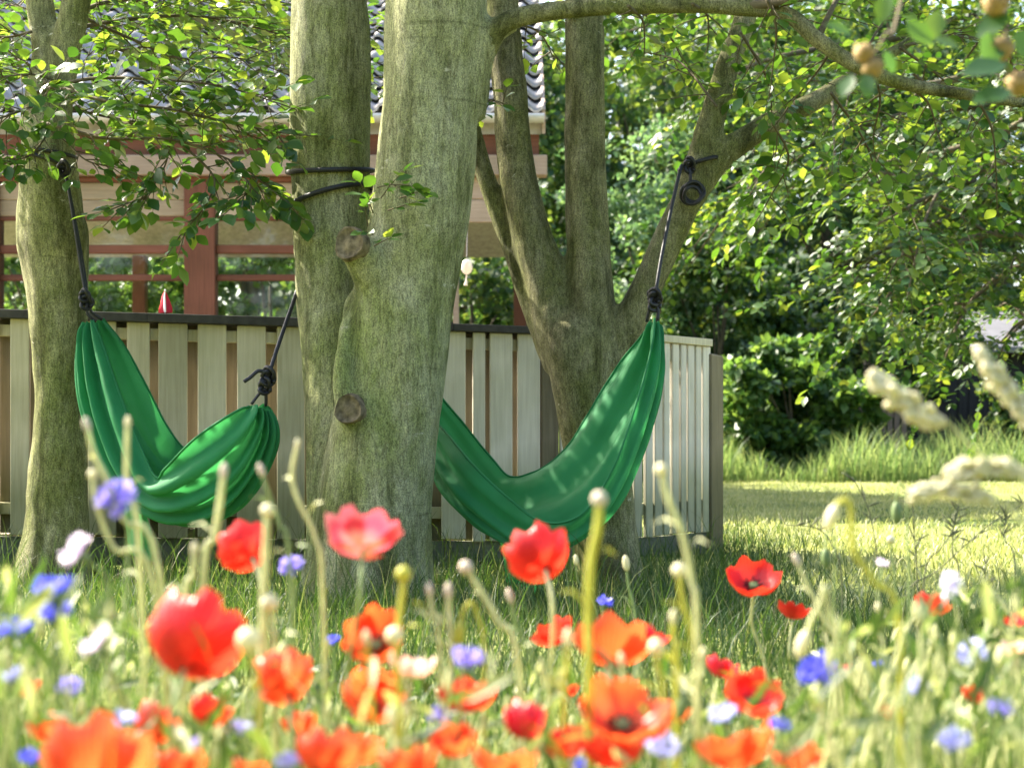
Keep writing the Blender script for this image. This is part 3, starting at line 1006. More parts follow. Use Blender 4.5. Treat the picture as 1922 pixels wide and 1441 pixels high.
tp.append(tube([P(1150, 680, YF - .02), P(1185, 600, YF - .05), P(1232, 500, YF - .08), P(1280, 395, YF - .1), P(1312, 310, YF - .1), P(1340, 210, YF - .08), P(1375, 100, YF - .05), P(1400, 20, YF), P(1450, -250, YF + .1)],
               [.08, .064, .060, .058, .056, .050, .046, .042, .02], 14, 6))
tp.append(tube([P(1290, 380, YF - .1), P(1350, 298, YF - .1), P(1430, 240, YF - .08), P(1510, 200, YF - .05), P(1580, 160, YF), P(1690, 90, YF + .1), P(1800, 30, YF + .2)], [.055, .050, .043, .038, .032, .022, .012], 12, 6))
A, fc = remesh(*join(tp), 0.013, 4)
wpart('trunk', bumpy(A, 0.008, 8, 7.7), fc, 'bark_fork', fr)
lv, wd = Leaves(), []
FB = [([(1100, -30, 6.0), (1180, 10, 6.4), (1250, 60, 6.8), (1300, 150, 7.0)], .008, 9, .22),
      ([(945, 40, 6.1), (1010, 60, 6.5), (1040, 110, 6.8)], .006, 6, .18),
      ([(1390, 60, 6), (1440, 150, 6.1), (1450, 230, 6.2)], .006, 6, .18),
      ([(1345, 200, 6.0), (1280, 120, 6.3), (1220, 100, 6.6)], .005, 6, .18),
      ([(1560, 175, 6.0), (1620, 260, 6.2), (1650, 340, 6.3)], .006, 7, .2),
      ([(1690, 90, 6.1), (1780, 160, 6.3), (1850, 260, 6.4)], .006, 8, .2),
      ([(1700, 85, 6.1), (1820, 70, 6.3), (1960, 120, 6.4)], .006, 9, .2),
      ([(1450, 230, 6), (1480, 300, 6.1), (1440, 380, 6.2)], .005, 5, .16),
      ([(955, 200, 6.1), (925, 190, 6.0), (905, 215, 5.98)], .003, 3, .1),
      ([(1600, 150, 6.05), (1660, 40, 6.3), (1760, -40, 6.5)], .006, 7, .2)]
for pts, r0, k, tl in FB:
    branch(lv, wd, [P(*q) for q in pts], r0, .002, int(k * 1.7), tl, .058, droop=.5)
o = wpart('twig', *join(wd), 'twig', fr)
o['kind'] = 'stuff'
cl = ([], [], [], [])
canopy(cl, (1.6, 7.1, 4.1), (1.9, 2.0, 1.6), 95, 66, 12)
mw = []
upper_limbs(mw, P(940, -290, YF + .2), (.3, 7.2, 4.0), (1.4, 1.4, 1.2), 5, .035, 15)
upper_limbs(mw, P(1100, -320, YF), (1.1, 7.2, 4.2), (1.5, 1.6, 1.2), 6, .035, 16)
upper_limbs(mw, P(1450, -240, YF + .1), (2.0, 7.0, 4.0), (1.3, 1.6, 1.1), 5, .025, 17)
o = wpart('upper_limbs', *join(mw), 'bark_fork', fr)
o['kind'] = 'stuff'
for arr, lst in zip((lv.p, lv.a, lv.n, lv.s), cl):
    arr.extend(np.concatenate(lst).tolist())
leaves_to_tree(lv, fr, 'leaf_near', fr, 300, 'crown')

# --- beech standing farther off whose boughs hang over the lawn on the right
bx, by = 5.9, 13.6
br = root('overhanging_beech_tree', (bx, by, 0), 'beech whose leafy boughs hang low over the lawn on the right', 'tree')
wpart('trunk', *tube([(bx, by, -.1), (bx - .05, by, 1), (bx - .1, by, 2.5), (bx, by + .1, 5), (bx, by, 7.5)], [.34, .27, .24, .18, .06], 14, 5), 'bark_far', br)
lv, wd = Leaves(), []
tz = lambda z: Vector((bx - .08, by, z))
MB = [(2.0, [(2050, 420, 13.2), (1900, 360, 12.6), (1700, 330, 12.0), (1520, 400, 11.6)], 26, .055),
      (2.2, [(2050, 330, 13.2), (1850, 380, 12.6), (1700, 450, 12.2), (1560, 520, 11.8)], 26, .05),
      (1.9, [(2060, 520, 13.2), (1920, 500, 12.8), (1820, 570, 12.4), (1775, 670, 12.1)], 24, .05),
      (2.6, [(2050, 240, 13.4), (1880, 200, 13.0), (1680, 220, 12.6), (1480, 290, 12.2), (1400, 360, 12.0)], 30, .055),
      (3.2, [(2050, 60, 13.6), (1850, 60, 13.2), (1620, 80, 12.8), (1420, 120, 12.4), (1330, 200, 12.2)], 30, .055),
      (3.6, [(2050, -60, 13.6), (1800, -40, 13.4), (1560, -20, 13.0), (1340, 10, 12.8), (1180, 60, 12.6)], 30, .055),
      (2.0, [(2040, 460, 12.4), (1860, 440, 11.6), (1720, 500, 11.2), (1640, 590, 11.0)], 22, .045),
      (2.4, [(2050, 300, 12.4), (1900, 300, 11.4), (1760, 360, 11.0), (1650, 420, 10.8)], 22, .045),
      (1.8, [(2050, 600, 13), (1930, 600, 12.6), (1880, 640, 12.4)], 12, .04),
      (2.8, [(2050, 150, 12.6), (1900, 130, 11.8), (1740, 160, 11.2), (1560, 180, 10.9), (1440, 260, 10.7)], 26, .05),
      (3.0, [(2040, 180, 14.4), (1860, 260, 14.6), (1700, 300, 14.8), (1520, 330, 14.9), (1420, 440, 15)], 28, .05)]
for z, pts, k, r0 in MB:
    pp = [tz(z)] + [P(*q) for q in pts]
    branch(lv, wd, pp, r0, .006, k, .75, .078, droop=.30, t0=.2, sides=6, flat=.5)
    for j in range(2, len(pp) - 1):
        for s_ in range(2):
            e = pp[j] + Vector((R.uniform(-.9, .2), R.uniform(-.8, .8), R.uniform(-.75, .25)))
            branch(lv, wd, [pp[j], (pp[j] + e) / 2 + Vector((0, 0, .1)), e], .014, .004, 7, .5, .075, droop=.45)
o = wpart('bough', *join(wd), 'bark_far', br)
o['kind'] = 'stuff'
p, a, n, s, cc = crown_arrays((bx + .2, by + .6, 5.2), (3.2, 3.0, 2.4), 120, 110, .11, 21, .22, .4)
kp = (proj(p)[1] < -20) | (proj(p)[0] > 1990)
for arr, q in zip((lv.p, lv.a, lv.n, lv.s), (p, a, n, s)):
    arr.extend(q[kp].tolist())
leaves_to_tree(lv, br, 'leaf_mid', br, 300, 'crown')

# ------------------------------------------------------------------ trees and shrubs behind
def far_tree(name, label, X, Y, h, rad, zc, seed, m='leaf_far', clumps=130, per=130, size=.17, trunk_r=.22, cat='tree', group=None, clump_r=.22, hollow=.5, lo=-1.0):
    r = root(name, (X, Y, 0), label, cat, group)
    p, a, n, s, cc = crown_arrays((X, Y, zc), rad, clumps, per, size, seed, clump_r, hollow, lo)
    k = p[:, 2] > .03
    V, T = leaf_verts(p[k], a[k], n[k], s[k], DT, DTF)
    top = Vector((X, Y, zc + rad[2] * .4))
    wd_ = [tube([Vector((X, Y, -.1)), Vector((X + .05, Y, zc * .5)), top], [trunk_r, trunk_r * .75, trunk_r * .2], 8, 4)]
    rr = random.Random(seed)
    for c_ in rr.sample(list(cc), min(14, len(cc))):
        b_ = Vector((X, Y, max(.15, min(zc, c_[2] - .5) * rr.uniform(.5, .9))))
        wd_.append(tube([b_, (b_ + Vector(c_)) / 2 + Vector((0, 0, .15)), Vector(c_)], [trunk_r * .35, trunk_r * .2, trunk_r * .06], 5, 3))
    o_ = wpart('trunk' if cat == 'tree' else 'stems', *join(wd_), 'bark_far', r)
    o_ = fpart('crown' if cat == 'tree' else 'foliage', V, T, m, r)
    o_['kind'] = 'stuff'
    return r


FG = 'trees closing the garden behind'
far_tree('broadleaf_tree', 'broadleaf tree standing behind the tiled roof, leftmost of the back row', -9.5, 32.0, 11, (3.6, 2.6, 4.8), 4.9, 31, group=FG)
far_tree('broadleaf_tree', 'broadleaf tree behind the tiled roof between the two leftmost trunks', -5.0, 32.5, 11, (3.4, 2.6, 4.8), 4.9, 32, group=FG)
far_tree('broadleaf_tree', 'dark broadleaf tree behind the verge of the tiled roof', -.6, 33.0, 11, (3.0, 2.6, 5.0), 5.0, 33, group=FG, per=170)
far_tree('broadleaf_tree', 'tall green tree showing between the upright stems of the forked beech', 3.0, 35.0, 11, (3.2, 2.8, 5.2), 5.2, 34, group=FG, per=170)
far_tree('broadleaf_tree', 'tall green tree behind the hanging beech boughs, right of the leaning limb', 6.6, 36.0, 11, (3.4, 2.8, 5.2), 5.2, 35, group=FG, per=170)
far_tree('broadleaf_tree', 'tall green tree directly behind the dark shed', 10.4, 36.0, 11, (3.6, 2.8, 5.2), 5.2, 36, group=FG)
far_tree('broadleaf_tree', 'tall green tree past the right end of the dark shed', 14.6, 35.0, 11, (3.8, 2.8, 5.2), 5.2, 37, group=FG)
far_tree('silvery_tree', 'soft blue green small tree between the forked beech and the leaning limb', 2.45, 27.6, 5.8, (1.5, 1.2, 2.8), 3.0, 41, 'leaf_blue', 90, 170, .10, .1)
far_tree('hazel_shrub', 'rounded dark shrub seen below the roof beam beside the thick trunk', -.55, 22.8, 4, (1.5, 1.0, 2.0), 1.9, 42, 'leaf_far', 70, 150, .12, .07, 'shrub')
far_tree('hazel_shrub', 'green shrub seen through the window panes right of the red post', -3.3, 23.2, 4, (1.6, 1.1, 2.1), 2.0, 43, 'leaf_bush', 70, 150, .12, .07, 'shrub')
far_tree('hazel_shrub', 'green shrub seen through the window panes left of the red post', -6.4, 23.2, 4, (1.7, 1.1, 2.1), 2.0, 44, 'leaf_bush', 70, 150, .12, .07, 'shrub')
far_tree('rhododendron_bush', 'bushy mid green shrub with long leaves just past the fence end', 3.95, 24.3, 1.9, (1.25, .8, 1.05), .95, 45, 'leaf_bush', 80, 190, .15, .05, 'shrub', hollow=.5)
far_tree('elder_shrub', 'dark leafy shrub between the mid green bush and the shed', 5.5, 26.0, 3, (1.25, .9, 1.5), 1.6, 46, 'leaf_far', 60, 120, .13, .05, 'shrub')
far_tree('elder_shrub', 'dark shrub growing against the front of the black shed', 7.6, 24.4, 1.9, (.9, .5, .8), .8, 47, 'leaf_far', 45, 90, .11, .05, 'shrub')
far_tree('elder_shrub', 'tall yellow green shrub behind the fence end under the leaning limb', 3.2, 26.6, 4, (1.5, 1.0, 2.0), 2.2, 48, 'leaf_mid', 70, 150, .12, .06, 'shrub')

for i, (X, Y, h_, lab) in enumerate(((2.9, 29.5, 3.6, 'wide dark shrub behind the soft blue green tree'), (5.2, 30.0, 3.8, 'wide dark shrub behind the bushy long-leaved one'),
                                    (7.8, 31.0, 4.0, 'wide dark shrub rising behind the shed roof'), (.9, 29.5, 3.6, 'wide dark shrub behind the main fork of the mossy beech'))):
    far_tree('laurel_shrub', lab, X, Y, h_, (1.7, 1.0, h_ / 2), h_ / 2, 80 + i, 'leaf_far', 80, 150, .17, .06, 'shrub', hollow=.3)
pw_, aw_, nw_, sw_ = [], [], [], []
for i in range(16):
    p, a, n, s, cc = crown_arrays((-24 + i * 3.4, 43 + (i % 3), 6.6), (3.0, 1.6, 7.6), 70, 95, .32, 60 + i, .24, .4)
    for l_, q_ in zip((pw_, aw_, nw_, sw_), (p, a, n, s)):
        l_.append(q_)
V, T = leaf_verts(np.concatenate(pw_), np.concatenate(aw_), np.concatenate(nw_), np.concatenate(sw_), DT, DTF)
wo = link('far_wood', fast_mesh('far_wood', V, T), 'leaf_far')
tag(wo, 'far-off wood closing the view behind the garden trees', 'wood', kind='stuff')

pw_, aw_, nw_, sw_ = [], [], [], []
for i in range(12):
    p, a, n, s, cc = crown_arrays((-26 + i * 3.8, -21 - (i % 3), 4.4), (3.2, 1.8, 5.4), 60, 70, .34, 90 + i, .26, .4)
    for l_, q_ in zip((pw_, aw_, nw_, sw_), (p, a, n, s)):
        l_.append(q_)
V, T = leaf_verts(np.concatenate(pw_), np.concatenate(aw_), np.concatenate(nw_), np.concatenate(sw_), DT, DTF)
wo = link('far_wood', fast_mesh('far_wood', V, T), 'leaf_far')
tag(wo, 'row of trees mirrored in the window panes of the house', 'wood', kind='stuff')

# ------------------------------------------------------------------ black shed on the far right
sr = root('garden_shed', (8.6, 26, 0), 'black tarred garden shed with pale grey roof at the far lawn edge', 'shed')
sx0, sx1, sy0, sy1 = 5.9, 12.4, 25.6, 28.6
bw = .16
k = 0
x = sx0
while x < 9.3:
    bevel_part('plank', *box(x, x + bw - .012, sy0, sy0 + .03, .05, 1.95 + .0 * x), 'shed_wall', sr, .004)
    x += bw
wpart('wall', *box(sx0, sx1, sy0 + .032, sy1, .02, 1.95), 'shed_wall', sr, False)
rz0, rz1 = 1.86, 2.55
rv_ = [Vector((sx0 + .9, sy0 - .35, rz0)), Vector((sx1 + .4, sy0 - .35, rz0)), Vector((sx1 + .4, sy1 - 1.0, rz1)), Vector((sx0 + 1.1, sy1 - 1.0, rz1))]
rv2 = [v + Vector((0, 0, .09)) for v in rv_]
wpart('roof', rv_ + rv2, [(3, 2, 1, 0), (4, 5, 6, 7), (0, 1, 5, 4), (1, 2, 6, 5), (2, 3, 7, 6), (3, 0, 4, 7)], 'shed_roof', sr, False)
pr = root('paling_fence', (5.7, 25.3, 0), 'short run of brown palings beside the black shed', 'fence')
for i in range(7):
    bevel_part('paling', *box(5.15 + i * .105, 5.23 + i * .105, 25.30, 25.32, .02, 1.30 + .02 * (i % 3)), 'paling', pr, .004)
wpart('rail', *box(5.1, 5.95, 25.325, 25.36, .9, .98), 'paling', pr, False)

# ------------------------------------------------------------------ house behind the terrace fence
YH = 13.0
hr = root('house', (-2.2, YH, 0), 'house end with grey pantile roof, pink beam and red timber glazing', 'house')
hx = lambda x, Y=YH: (x - CX) / F * Y
hz = lambda y, Y=YH: CZ - (y - HY) / F * Y
SL = math.radians(28)
ez = hz(213)
xr = hx(1016)
cw, cl_ = .178, .335


def tile_mesh():
    V, fs = [], []
    nseg = 9
    for j, (t, lift) in enumerate(((0, .056), (.4, .0))):
        for i in range(nseg + 1):
            u = i / nseg
            zz = .030 * math.cos(2 * math.pi * (u - .22)) + (.010 if u > .93 else 0)
            V.append((u * (cw + .012), t, zz + lift))
    for i in range(nseg + 1):
        u = i / nseg
        V.append((u * (cw + .012), .004, .030 * math.cos(2 * math.pi * (u - .22)) + .056 - .018))
    for i in range(nseg):
        fs.append((i, i + 1, nseg + 1 + i + 1, nseg + 1 + i))
        fs.append((2 * (nseg + 1) + i, 2 * (nseg + 1) + i + 1, i + 1, i))
    me = py_mesh('tile', V, fs)
    for p_ in me.polygons:
        p_.use_smooth = True
    return me


tme = tile_mesh()
rlen = 4.9
rb = [Vector((-7.5, YH, ez)), Vector((xr, YH, ez)), Vector((xr, YH + rlen * math.cos(SL), ez + rlen * math.sin(SL))), Vector((-7.5, YH + rlen * math.cos(SL), ez + rlen * math.sin(SL)))]
ridgeY = YH + rlen * math.cos(SL)
rb2 = [Vector((-7.5, 2 * ridgeY - YH, ez)), Vector((xr, 2 * ridgeY - YH, ez))]
rV = [v - Vector((0, 0, .035)) for v in rb + rb2] + [v - Vector((0, 0, .16)) for v in rb + rb2]
roof = wpart('roof', rV, [(0, 1, 2, 3), (3, 2, 5, 4), (7, 6, 9, 8), (8, 9, 10, 11), (0, 6, 7, 1), (1, 7, 8, 2), (2, 8, 11, 5), (4, 5, 11, 10), (3, 9, 6, 0), (4, 10, 9, 3)], 'tile', hr, False)
rot = Matrix.Rotation(SL, 4, 'X')
Lh = Vector(hr.location)
extraV, extraF = [], []
for i in range(12):
    for j in range(40):
        X = xr - (j + 1) * cw
        t = i * cl_ - .06
        loc = Vector((X, YH + t * math.cos(SL), ez + t * math.sin(SL) + .012)) - Lh
        mt = Matrix.Translation(loc) @ rot @ Matrix.Rotation(R.uniform(-.012, .012), 4, 'Z')
        if j < 25:
            link('tile', tme, 'tile', roof, mt)
        else:
            o_ = len(extraV)
            extraV += [mt @ v.co for v in tme.vertices]
            extraF += [tuple(q + o_ for q in p_.vertices) for p_ in tme.polygons]
o = link('tile_field', py_mesh('tile_field', extraV, extraF), 'tile', roof)
o['kind'] = 'stuff'
# ridge tile row and verge board
wpart('ridge', *tube([Vector((-7.5, ridgeY, ez + rlen * math.sin(SL) + .02)), Vector((xr, ridgeY, ez + rlen * math.sin(SL) + .02))], .09, 10, 2), 'tile', hr, parent=roof)
vb = [Vector((xr + .004, YH - .06, ez - .09)), Vector((xr + .03, YH - .06, ez - .09))]
wpart('verge_board', [Vector((xr + d, YH + t * math.cos(SL), ez + t * math.sin(SL) + z)) for d in (.004, .03) for t in (-.05, rlen) for z in (-.14, .045)],
      [(0, 1, 3, 2), (4, 6, 7, 5), (0, 4, 5, 1), (2, 3, 7, 6), (0, 2, 6, 4), (1, 5, 7, 3)], 'pinkwood', hr, False, parent=roof)
# gutter: half round trough
gV, gF = [], []
for X in (-7.4, xr + .02):
    for k in range(9):
        a = math.pi + math.pi * k / 8
        for rr_ in (.062, .056):
            gV.append(Vector((X, YH - .10 + math.cos(a) * rr_, ez - .03 + math.sin(a) * rr_)))
for k in range(8):
    a, b = k * 2, (k + 1) * 2
    gF += [(a, b, b + 18, a + 18), (a + 1, a + 19, b + 19, b + 1)]
gF += [(0, 18, 19, 1), (16, 17, 35, 34)]
wpart('gutter', gV, gF, 'gutter', hr)


def hbox(name, x0, x1, y0, y1, d0, d1, m, parent=None, bev=.006):
    """timber given by its photo rectangle on the house plane; d0..d1 depth behind the eaves plane"""
    return bevel_part(name, *box(hx(x0), hx(x1), YH + d0, YH + d1, hz(y1), hz(y0)), m, hr, bev, parent)


hbox('fascia', -700, 1012, 236, 292, .02, .06, 'redwood_h')
hbox('beam', -700, 1027, 293, 331, -.06, .10, 'pinkwood')
hbox('head_rail', -700, 560, 331.6, 341, .0, .08, 'redwood_h')
for (y0, y1) in ((342, 374), (375, 405)):
    hbox('frieze_board', -700, 352, y0, y1, .03, .06, 'frieze')
    hbox('frieze_board', 402, 690, y0, y1, .03, .06, 'frieze')
for (y0, y1) in ((332.5, 373), (374.5, 417)):
    hbox('frieze_board', 860, 934, y0, y1, .02, .05, 'pinkwood')
for x0, x1 in ((346, 404), (-60, -2), (700, 752)):
    pst = hbox('post', x0, x1, 341.5, 888, -.02, .14, 'redwood')
for x0, x1, in ((-2.5, 345.5), (404.5, 699.5)):
    wf = hbox('window', x0, x1, 405.5, 413, .03, .08, 'redwood_h')
    hbox('rail', x0, x1, 459, 475, .025, .085, 'redwood_h', wf)
    hbox('rail', x0, x1, 514, 526, .045, .075, 'redwood_h', wf)
    hbox('rail', x0, x1, 640, 660, .025, .085, 'redwood_h', wf)
    for (y0, y1) in ((413.4, 458.6), (475.4, 513.6), (526.4, 639.6)):
        hbox('pane', x0 + 1, x1 - 1, y0, y1, .050, .056, 'glass', wf, .001)
hbox('lower_wall', -700, 699, 661, 860, .02, .12, 'redwood_h')
hbox('slim_post', 848, 859, 418, 888, .3, .345, 'pinkwood')
# carrying posts at the far side of the room
for xx in (-4.6, -1.9, .1):
    bevel_part('post', *box(xx - .08, xx + .08, 21.0, 21.16, .1, ez - .2), 'redwood', hr, .006)
tb = link('terrace', py_mesh('terrace', *box(-7.5, .55, 8.0, 21.4, 0.0, .10), False), 'terrace')
tag(tb, 'timber terrace between the fence and the house', 'terrace', kind='structure')

# hanging glass ornament
orn = root('hanging_ornament', P(876, 500, 10.5), 'small round glass ornament hanging beside the thick trunk', 'ornament')
V, Fc = [], []
for i in range(9):
    a = math.pi * i / 8
    for k in range(14):
        b = 2 * math.pi * k / 14
        V.append(P(876, 501, 10.5) + Vector((math.sin(a) * math.cos(b) * .036, math.sin(a) * math.sin(b) * .036, math.cos(a) * .048)))
Fc = [(i * 14 + k, i * 14 + (k + 1) % 14, (i + 1) * 14 + (k + 1) % 14, (i + 1) * 14 + k) for i in range(8) for k in range(14)]
wpart('globe', V, Fc, 'ornament', orn)
wpart('cord', *tube([P(876, 487, 10.5), P(877, 430, 11.6), P(878, 335, 13.05)], .003, 5, 3), 'rope', orn)
wpart('drop', *tube([P(876, 515, 10.5), P(875, 524, 10.5), P(874, 536, 10.5)], [.006, .004, .014], 6, 4), 'ornament', orn)

# ------------------------------------------------------------------ terrace fence: three runs of upright boards
def fence_Y(x):
    pts = [(-760, 6.69), (-250, 6.83), (0, 6.90), (560, 7.09), (850, 7.16), (1050, 7.26), (1165, 7.50), (1240, 7.72), (1335, 8.08)]
    for (a, ya), (b, yb) in zip(pts, pts[1:]):
        if x <= b:
            return ya + (yb - ya) * (x - a) / (b - a)
    return pts[-1][1]


def ftop(x):
    pts = [(-760, 562), (-250, 577), (0, 583), (560, 600), (850, 608), (1050, 615), (1165, 622), (1240, 628), (1335, 637)]
    return float(np.interp(x, [q[0] for q in pts], [q[1] for q in pts]))


def fbot(x):
    pts = [(-760, 996), (-250, 1002), (0, 1004), (330, 1009), (850, 1014), (1050, 1014), (1165, 1009), (1240, 1005), (1335, 996)]
    return float(np.interp(x, [q[0] for q in pts], [q[1] for q in pts]))


fen = root('board_fence', P(600, 1050, 7.1), 'board on board timber fence with dark capping between trees and house', 'fence')
fen.location.z = 0


def fslat(name, x0, x1, m, back=0.0, thick=.018, ytop=None, ybot=None, rnd=.006):
    a, b = fence_Y(x0), fence_Y(x1)
    pa, pb = P(x0, ytop or ftop(x0) + 14, a), P(x1, ytop or ftop(x1) + 14, b)
    qa, qb = P(x0, ybot or fbot(x0), a), P(x1, ybot or fbot(x1), b)
    dz = R.uniform(-rnd, rnd)
    return bevel_part(name, *slab((pa.x, pa.y + back), (pb.x, pb.y + back), thick, qa.z + dz, pa.z, qb.z + dz, pb.z), m, fen, .003)


front = [(-712 + 73 * i_, -658 + 73 * i_) for i_ in range(7)] + [(-200, -145), (-127, -72), (-52, -2), (19, 55), (92, 147), (165, 218), (238, 281), (297, 352), (371, 425), (445, 499), (520, 572), (592, 645), (665, 718), (738, 790),
         (829, 874), (888, 911), (920, 962), (972, 1014)]
for i, (a, b) in enumerate(front):
    fslat('slat', a, b, 'slat' if a < 800 else 'slat_white', 0)
back = [(front[i][1] - 9, front[i + 1][0] + 9) for i in range(len(front) - 1)]
for i, (a, b) in enumerate(back):
    if i % 5 != 4 or a < 800:
        fslat('back_slat', a, b, 'slat_back', .075 + (.01 if a > 800 else 0), .018)
third = [(1054, 1068), (1073, 1087), (1093, 1106), (1112, 1125), (1131, 1144), (1150, 1163), (1169, 1184), (1191, 1206), (1213, 1226), (1230, 1244), (1247, 1258), (1263, 1275), (1279, 1289), (1292, 1304), (1307, 1317), (1320, 1334)]
for a, b in third:
    fslat('slat', a, b, 'slat_white', 0)
for (a, b) in [(third[i][1] - 3, third[i + 1][0] + 3) for i in range(len(third) - 1)][::2]:
    fslat('back_slat', a, b, 'slat_back', .07, .018)


def frail(name, xs, y_off0, y_off1, m, d0, d1, top=True):
    for a, b in zip(xs, xs[1:]):
        f_ = ftop if top else fbot
        A_, B_ = fence_Y(a), fence_Y(b)
        pa, pb = P(a, f_(a) + y_off0, A_), P(b, f_(b) + y_off0, B_)
        qa, qb = P(a, f_(a) + y_off1, A_), P(b, f_(b) + y_off1, B_)
        bevel_part(name, *slab((pa.x, pa.y + d0), (pb.x, pb.y + d0), d1 - d0, qa.z, pa.z, qb.z, pb.z), m, fen, .002)


frail('cap', (-760, -250, 280, 560, 851), -3, 13.4, 'cap', -.035, .13)
frail('cap', (851.5, 1049), 0, 13.4, 'cap', -.03, .13)
frail('cap', (1049.5, 1165, 1240, 1337), 0, 13.4, 'slat', -.02, .10)
frail('rail', (-760, -250, 280, 560, 851, 1049), 24, 46, 'slat', .021, .071)
frail('rail', (1049.5, 1165, 1240, 1334), 24, 46, 'slat', .021, .066)
frail('rail', (-760, -250, 280, 560, 851, 1049), -62, -40, 'slat', .021, .071, False)
frail('rail', (1049.5, 1165, 1240, 1334), -62, -40, 'slat', .021, .066, False)
frail('base_board', (-760, -250, 280, 560, 851, 1049), 2, 54, 'base_board', .03, .065, False)
frail('base_board', (1049.5, 1165, 1240, 1331), 2, 42, 'base_board', .02, .05, False)
bevel_part('post', *slab(P(1017, 0, 7.24)[:2], P(1049, 0, 7.27)[:2], .09, -.05, P(1030, 636, 7.26).z), 'post_dark', fen, .004)
bevel_part('post', *slab(P(1336, 0, 8.06)[:2], P(1358, 0, 8.30)[:2], .10, -.05, P(1345, 664, 8.1).z), 'post_dark', fen, .006)
bevel_part('post', *slab(P(150, 0, 7.1)[:2], P(190, 0, 7.12)[:2], .09, -.05, P(170, 605, 7.1).z), 'post_dark', fen, .004)
bevel_part('post', *slab(P(700, 0, 7.28)[:2], P(740, 0, 7.3)[:2], .09, -.05, P(700, 612, 7.28).z), 'post_dark', fen, .004)

# small drooping flag on the capping
fy = fence_Y(310) + .04
fz = P(310, ftop(310) - 3, fence_Y(310)).z
flx = P(310, 0, fy).x
fl = root('table_flag', (flx, fy, fz), 'small red flag with a white cross drooping on the fence capping', 'flag')
wpart('pole', *tube([(flx, fy, fz - .002), (flx + .001, fy, fz + .098)], .0028, 6, 2), 'flag_white', fl)
wpart('knob', *tube([(flx, fy, fz + .096), (flx, fy, fz + .100), (flx, fy, fz + .106)], [.002, .005, .001], 8, 3), 'flag_white', fl)


def drape(t0, t1, off, m, name):
    V, Fc = [], []
    nz, na = 8, 14
    for i in range(nz):
        z = i / (nz - 1)
        rad = .004 + .020 * min(1, z * 1.25) ** .8
        for k in range(na):
            t = t0 + (t1 - t0) * k / (na - 1)
            a = t * 2 * math.pi
            q = rad * (1 + .28 * math.sin(a * 5 + z * 2)) + off
            V.append((flx + math.cos(a) * q, fy - math.sin(a) * q, fz + .094 - z * .086))
    Fc = [(i * na + k, i * na + k + 1, (i + 1) * na + k + 1, (i + 1) * na + k) for i in range(nz - 1) for k in range(na - 1)]
    wpart(name, V, Fc, m, fl)


drape(0, 1, 0, 'flag_red', 'flag_cloth')
drape(.20, .29, .0016, 'flag_white', 'cross_band')


# ------------------------------------------------------------------ hammocks
def hammock_surface(st, nu=84, nv=84, pleat=7, amp_end=.016, amp_mid=.004, seed=0.0):
    """st: stations of (near rim, belly, far rim), each (x, y, Y)"""
    Nn = np.array([P(*s_[0]) for s_ in st])
    Bb = np.array([P(*s_[1]) for s_ in st])
    Ff = np.array([P(*s_[2]) for s_ in st])
    per = 18
    cn, cb, cf = (np.array(catmull(list(q), per)) for q in (Nn, Bb, Ff))
    nu = len(cn)
    G = np.zeros((nu, nv, 3))
    for j in range(nv):
        v = -1 + 2 * j / (nv - 1)
        v2 = math.copysign(abs(v) ** 1.25, v)
        w_n, w_b, w_f = v2 * (v2 - 1) / 2, 1 - v2 * v2, v2 * (v2 + 1) / 2
        G[:, j] = w_n * cn + w_b * cb + w_f * cf
    du = np.gradient(G, axis=0)
    dv = np.gradient(G, axis=1)
    nr = np.cross(du, dv)
    nr /= np.maximum(np.linalg.norm(nr, axis=2, keepdims=True), 1e-6)
    for i in range(nu):
        u = i / (nu - 1)
        e = max(0, 1 - min(u, 1 - u) / .5)
        wdt = np.linalg.norm(cn[i] - cb[i]) + np.linalg.norm(cf[i] - cb[i])
        amp = min(amp_mid + (amp_end - amp_mid) * e ** 1.6, wdt * .16)
        for j in range(nv):
            v = -1 + 2 * j / (nv - 1)
            ph = seed + v * pleat * math.pi / 1.15 + 1.5 * math.sin(u * 4 + seed) + .7 * math.sin(v * 4.3 + seed * 2)
            s_ = math.sin(ph)
            s_ = math.copysign(abs(s_) ** .6, s_)
            cr = noise.noise(Vector((u * 2.2 + seed, v * 9.5, seed * 3))) + .6 * noise.noise(Vector((u * 3.5, v * 21, seed)))
            s_ += cr * .55
            ex = noise.noise(Vector((u * 5 + seed, v * 1.7, seed))) * .014 * (1 - e * .5) + noise.noise(Vector((u * 16 + v * 5, v * 6 - u * 9, seed))) * .0045
            G[i, j] += nr[i, j] * (amp * s_ + ex)
    V = [tuple(q) for q in G.reshape(-1, 3)]
    Fc = [(i * nv + j, i * nv + j + 1, (i + 1) * nv + j + 1, (i + 1) * nv + j) for i in range(nu - 1) for j in range(nv - 1)]
    return V, Fc, G


def hem(G, j):
    q = G[::4, j]
    return tube([Vector(a) for a in q], .0042, 6, 2)


def knot(c, r_=.016, seed=0):
    rr = random.Random(seed)
    pts = []
    for k in range(26):
        a = k / 25 * 2 * math.pi * 2.6
        pts.append(c + Vector((math.cos(a) * r_ * rr.uniform(.8, 1.3), math.sin(a * 1.3) * r_ * .9, math.sin(a) * r_ * 1.2 + (k / 25 - .5) * r_ * 2.2)))
    return tube(pts, .0068, 7, 3)


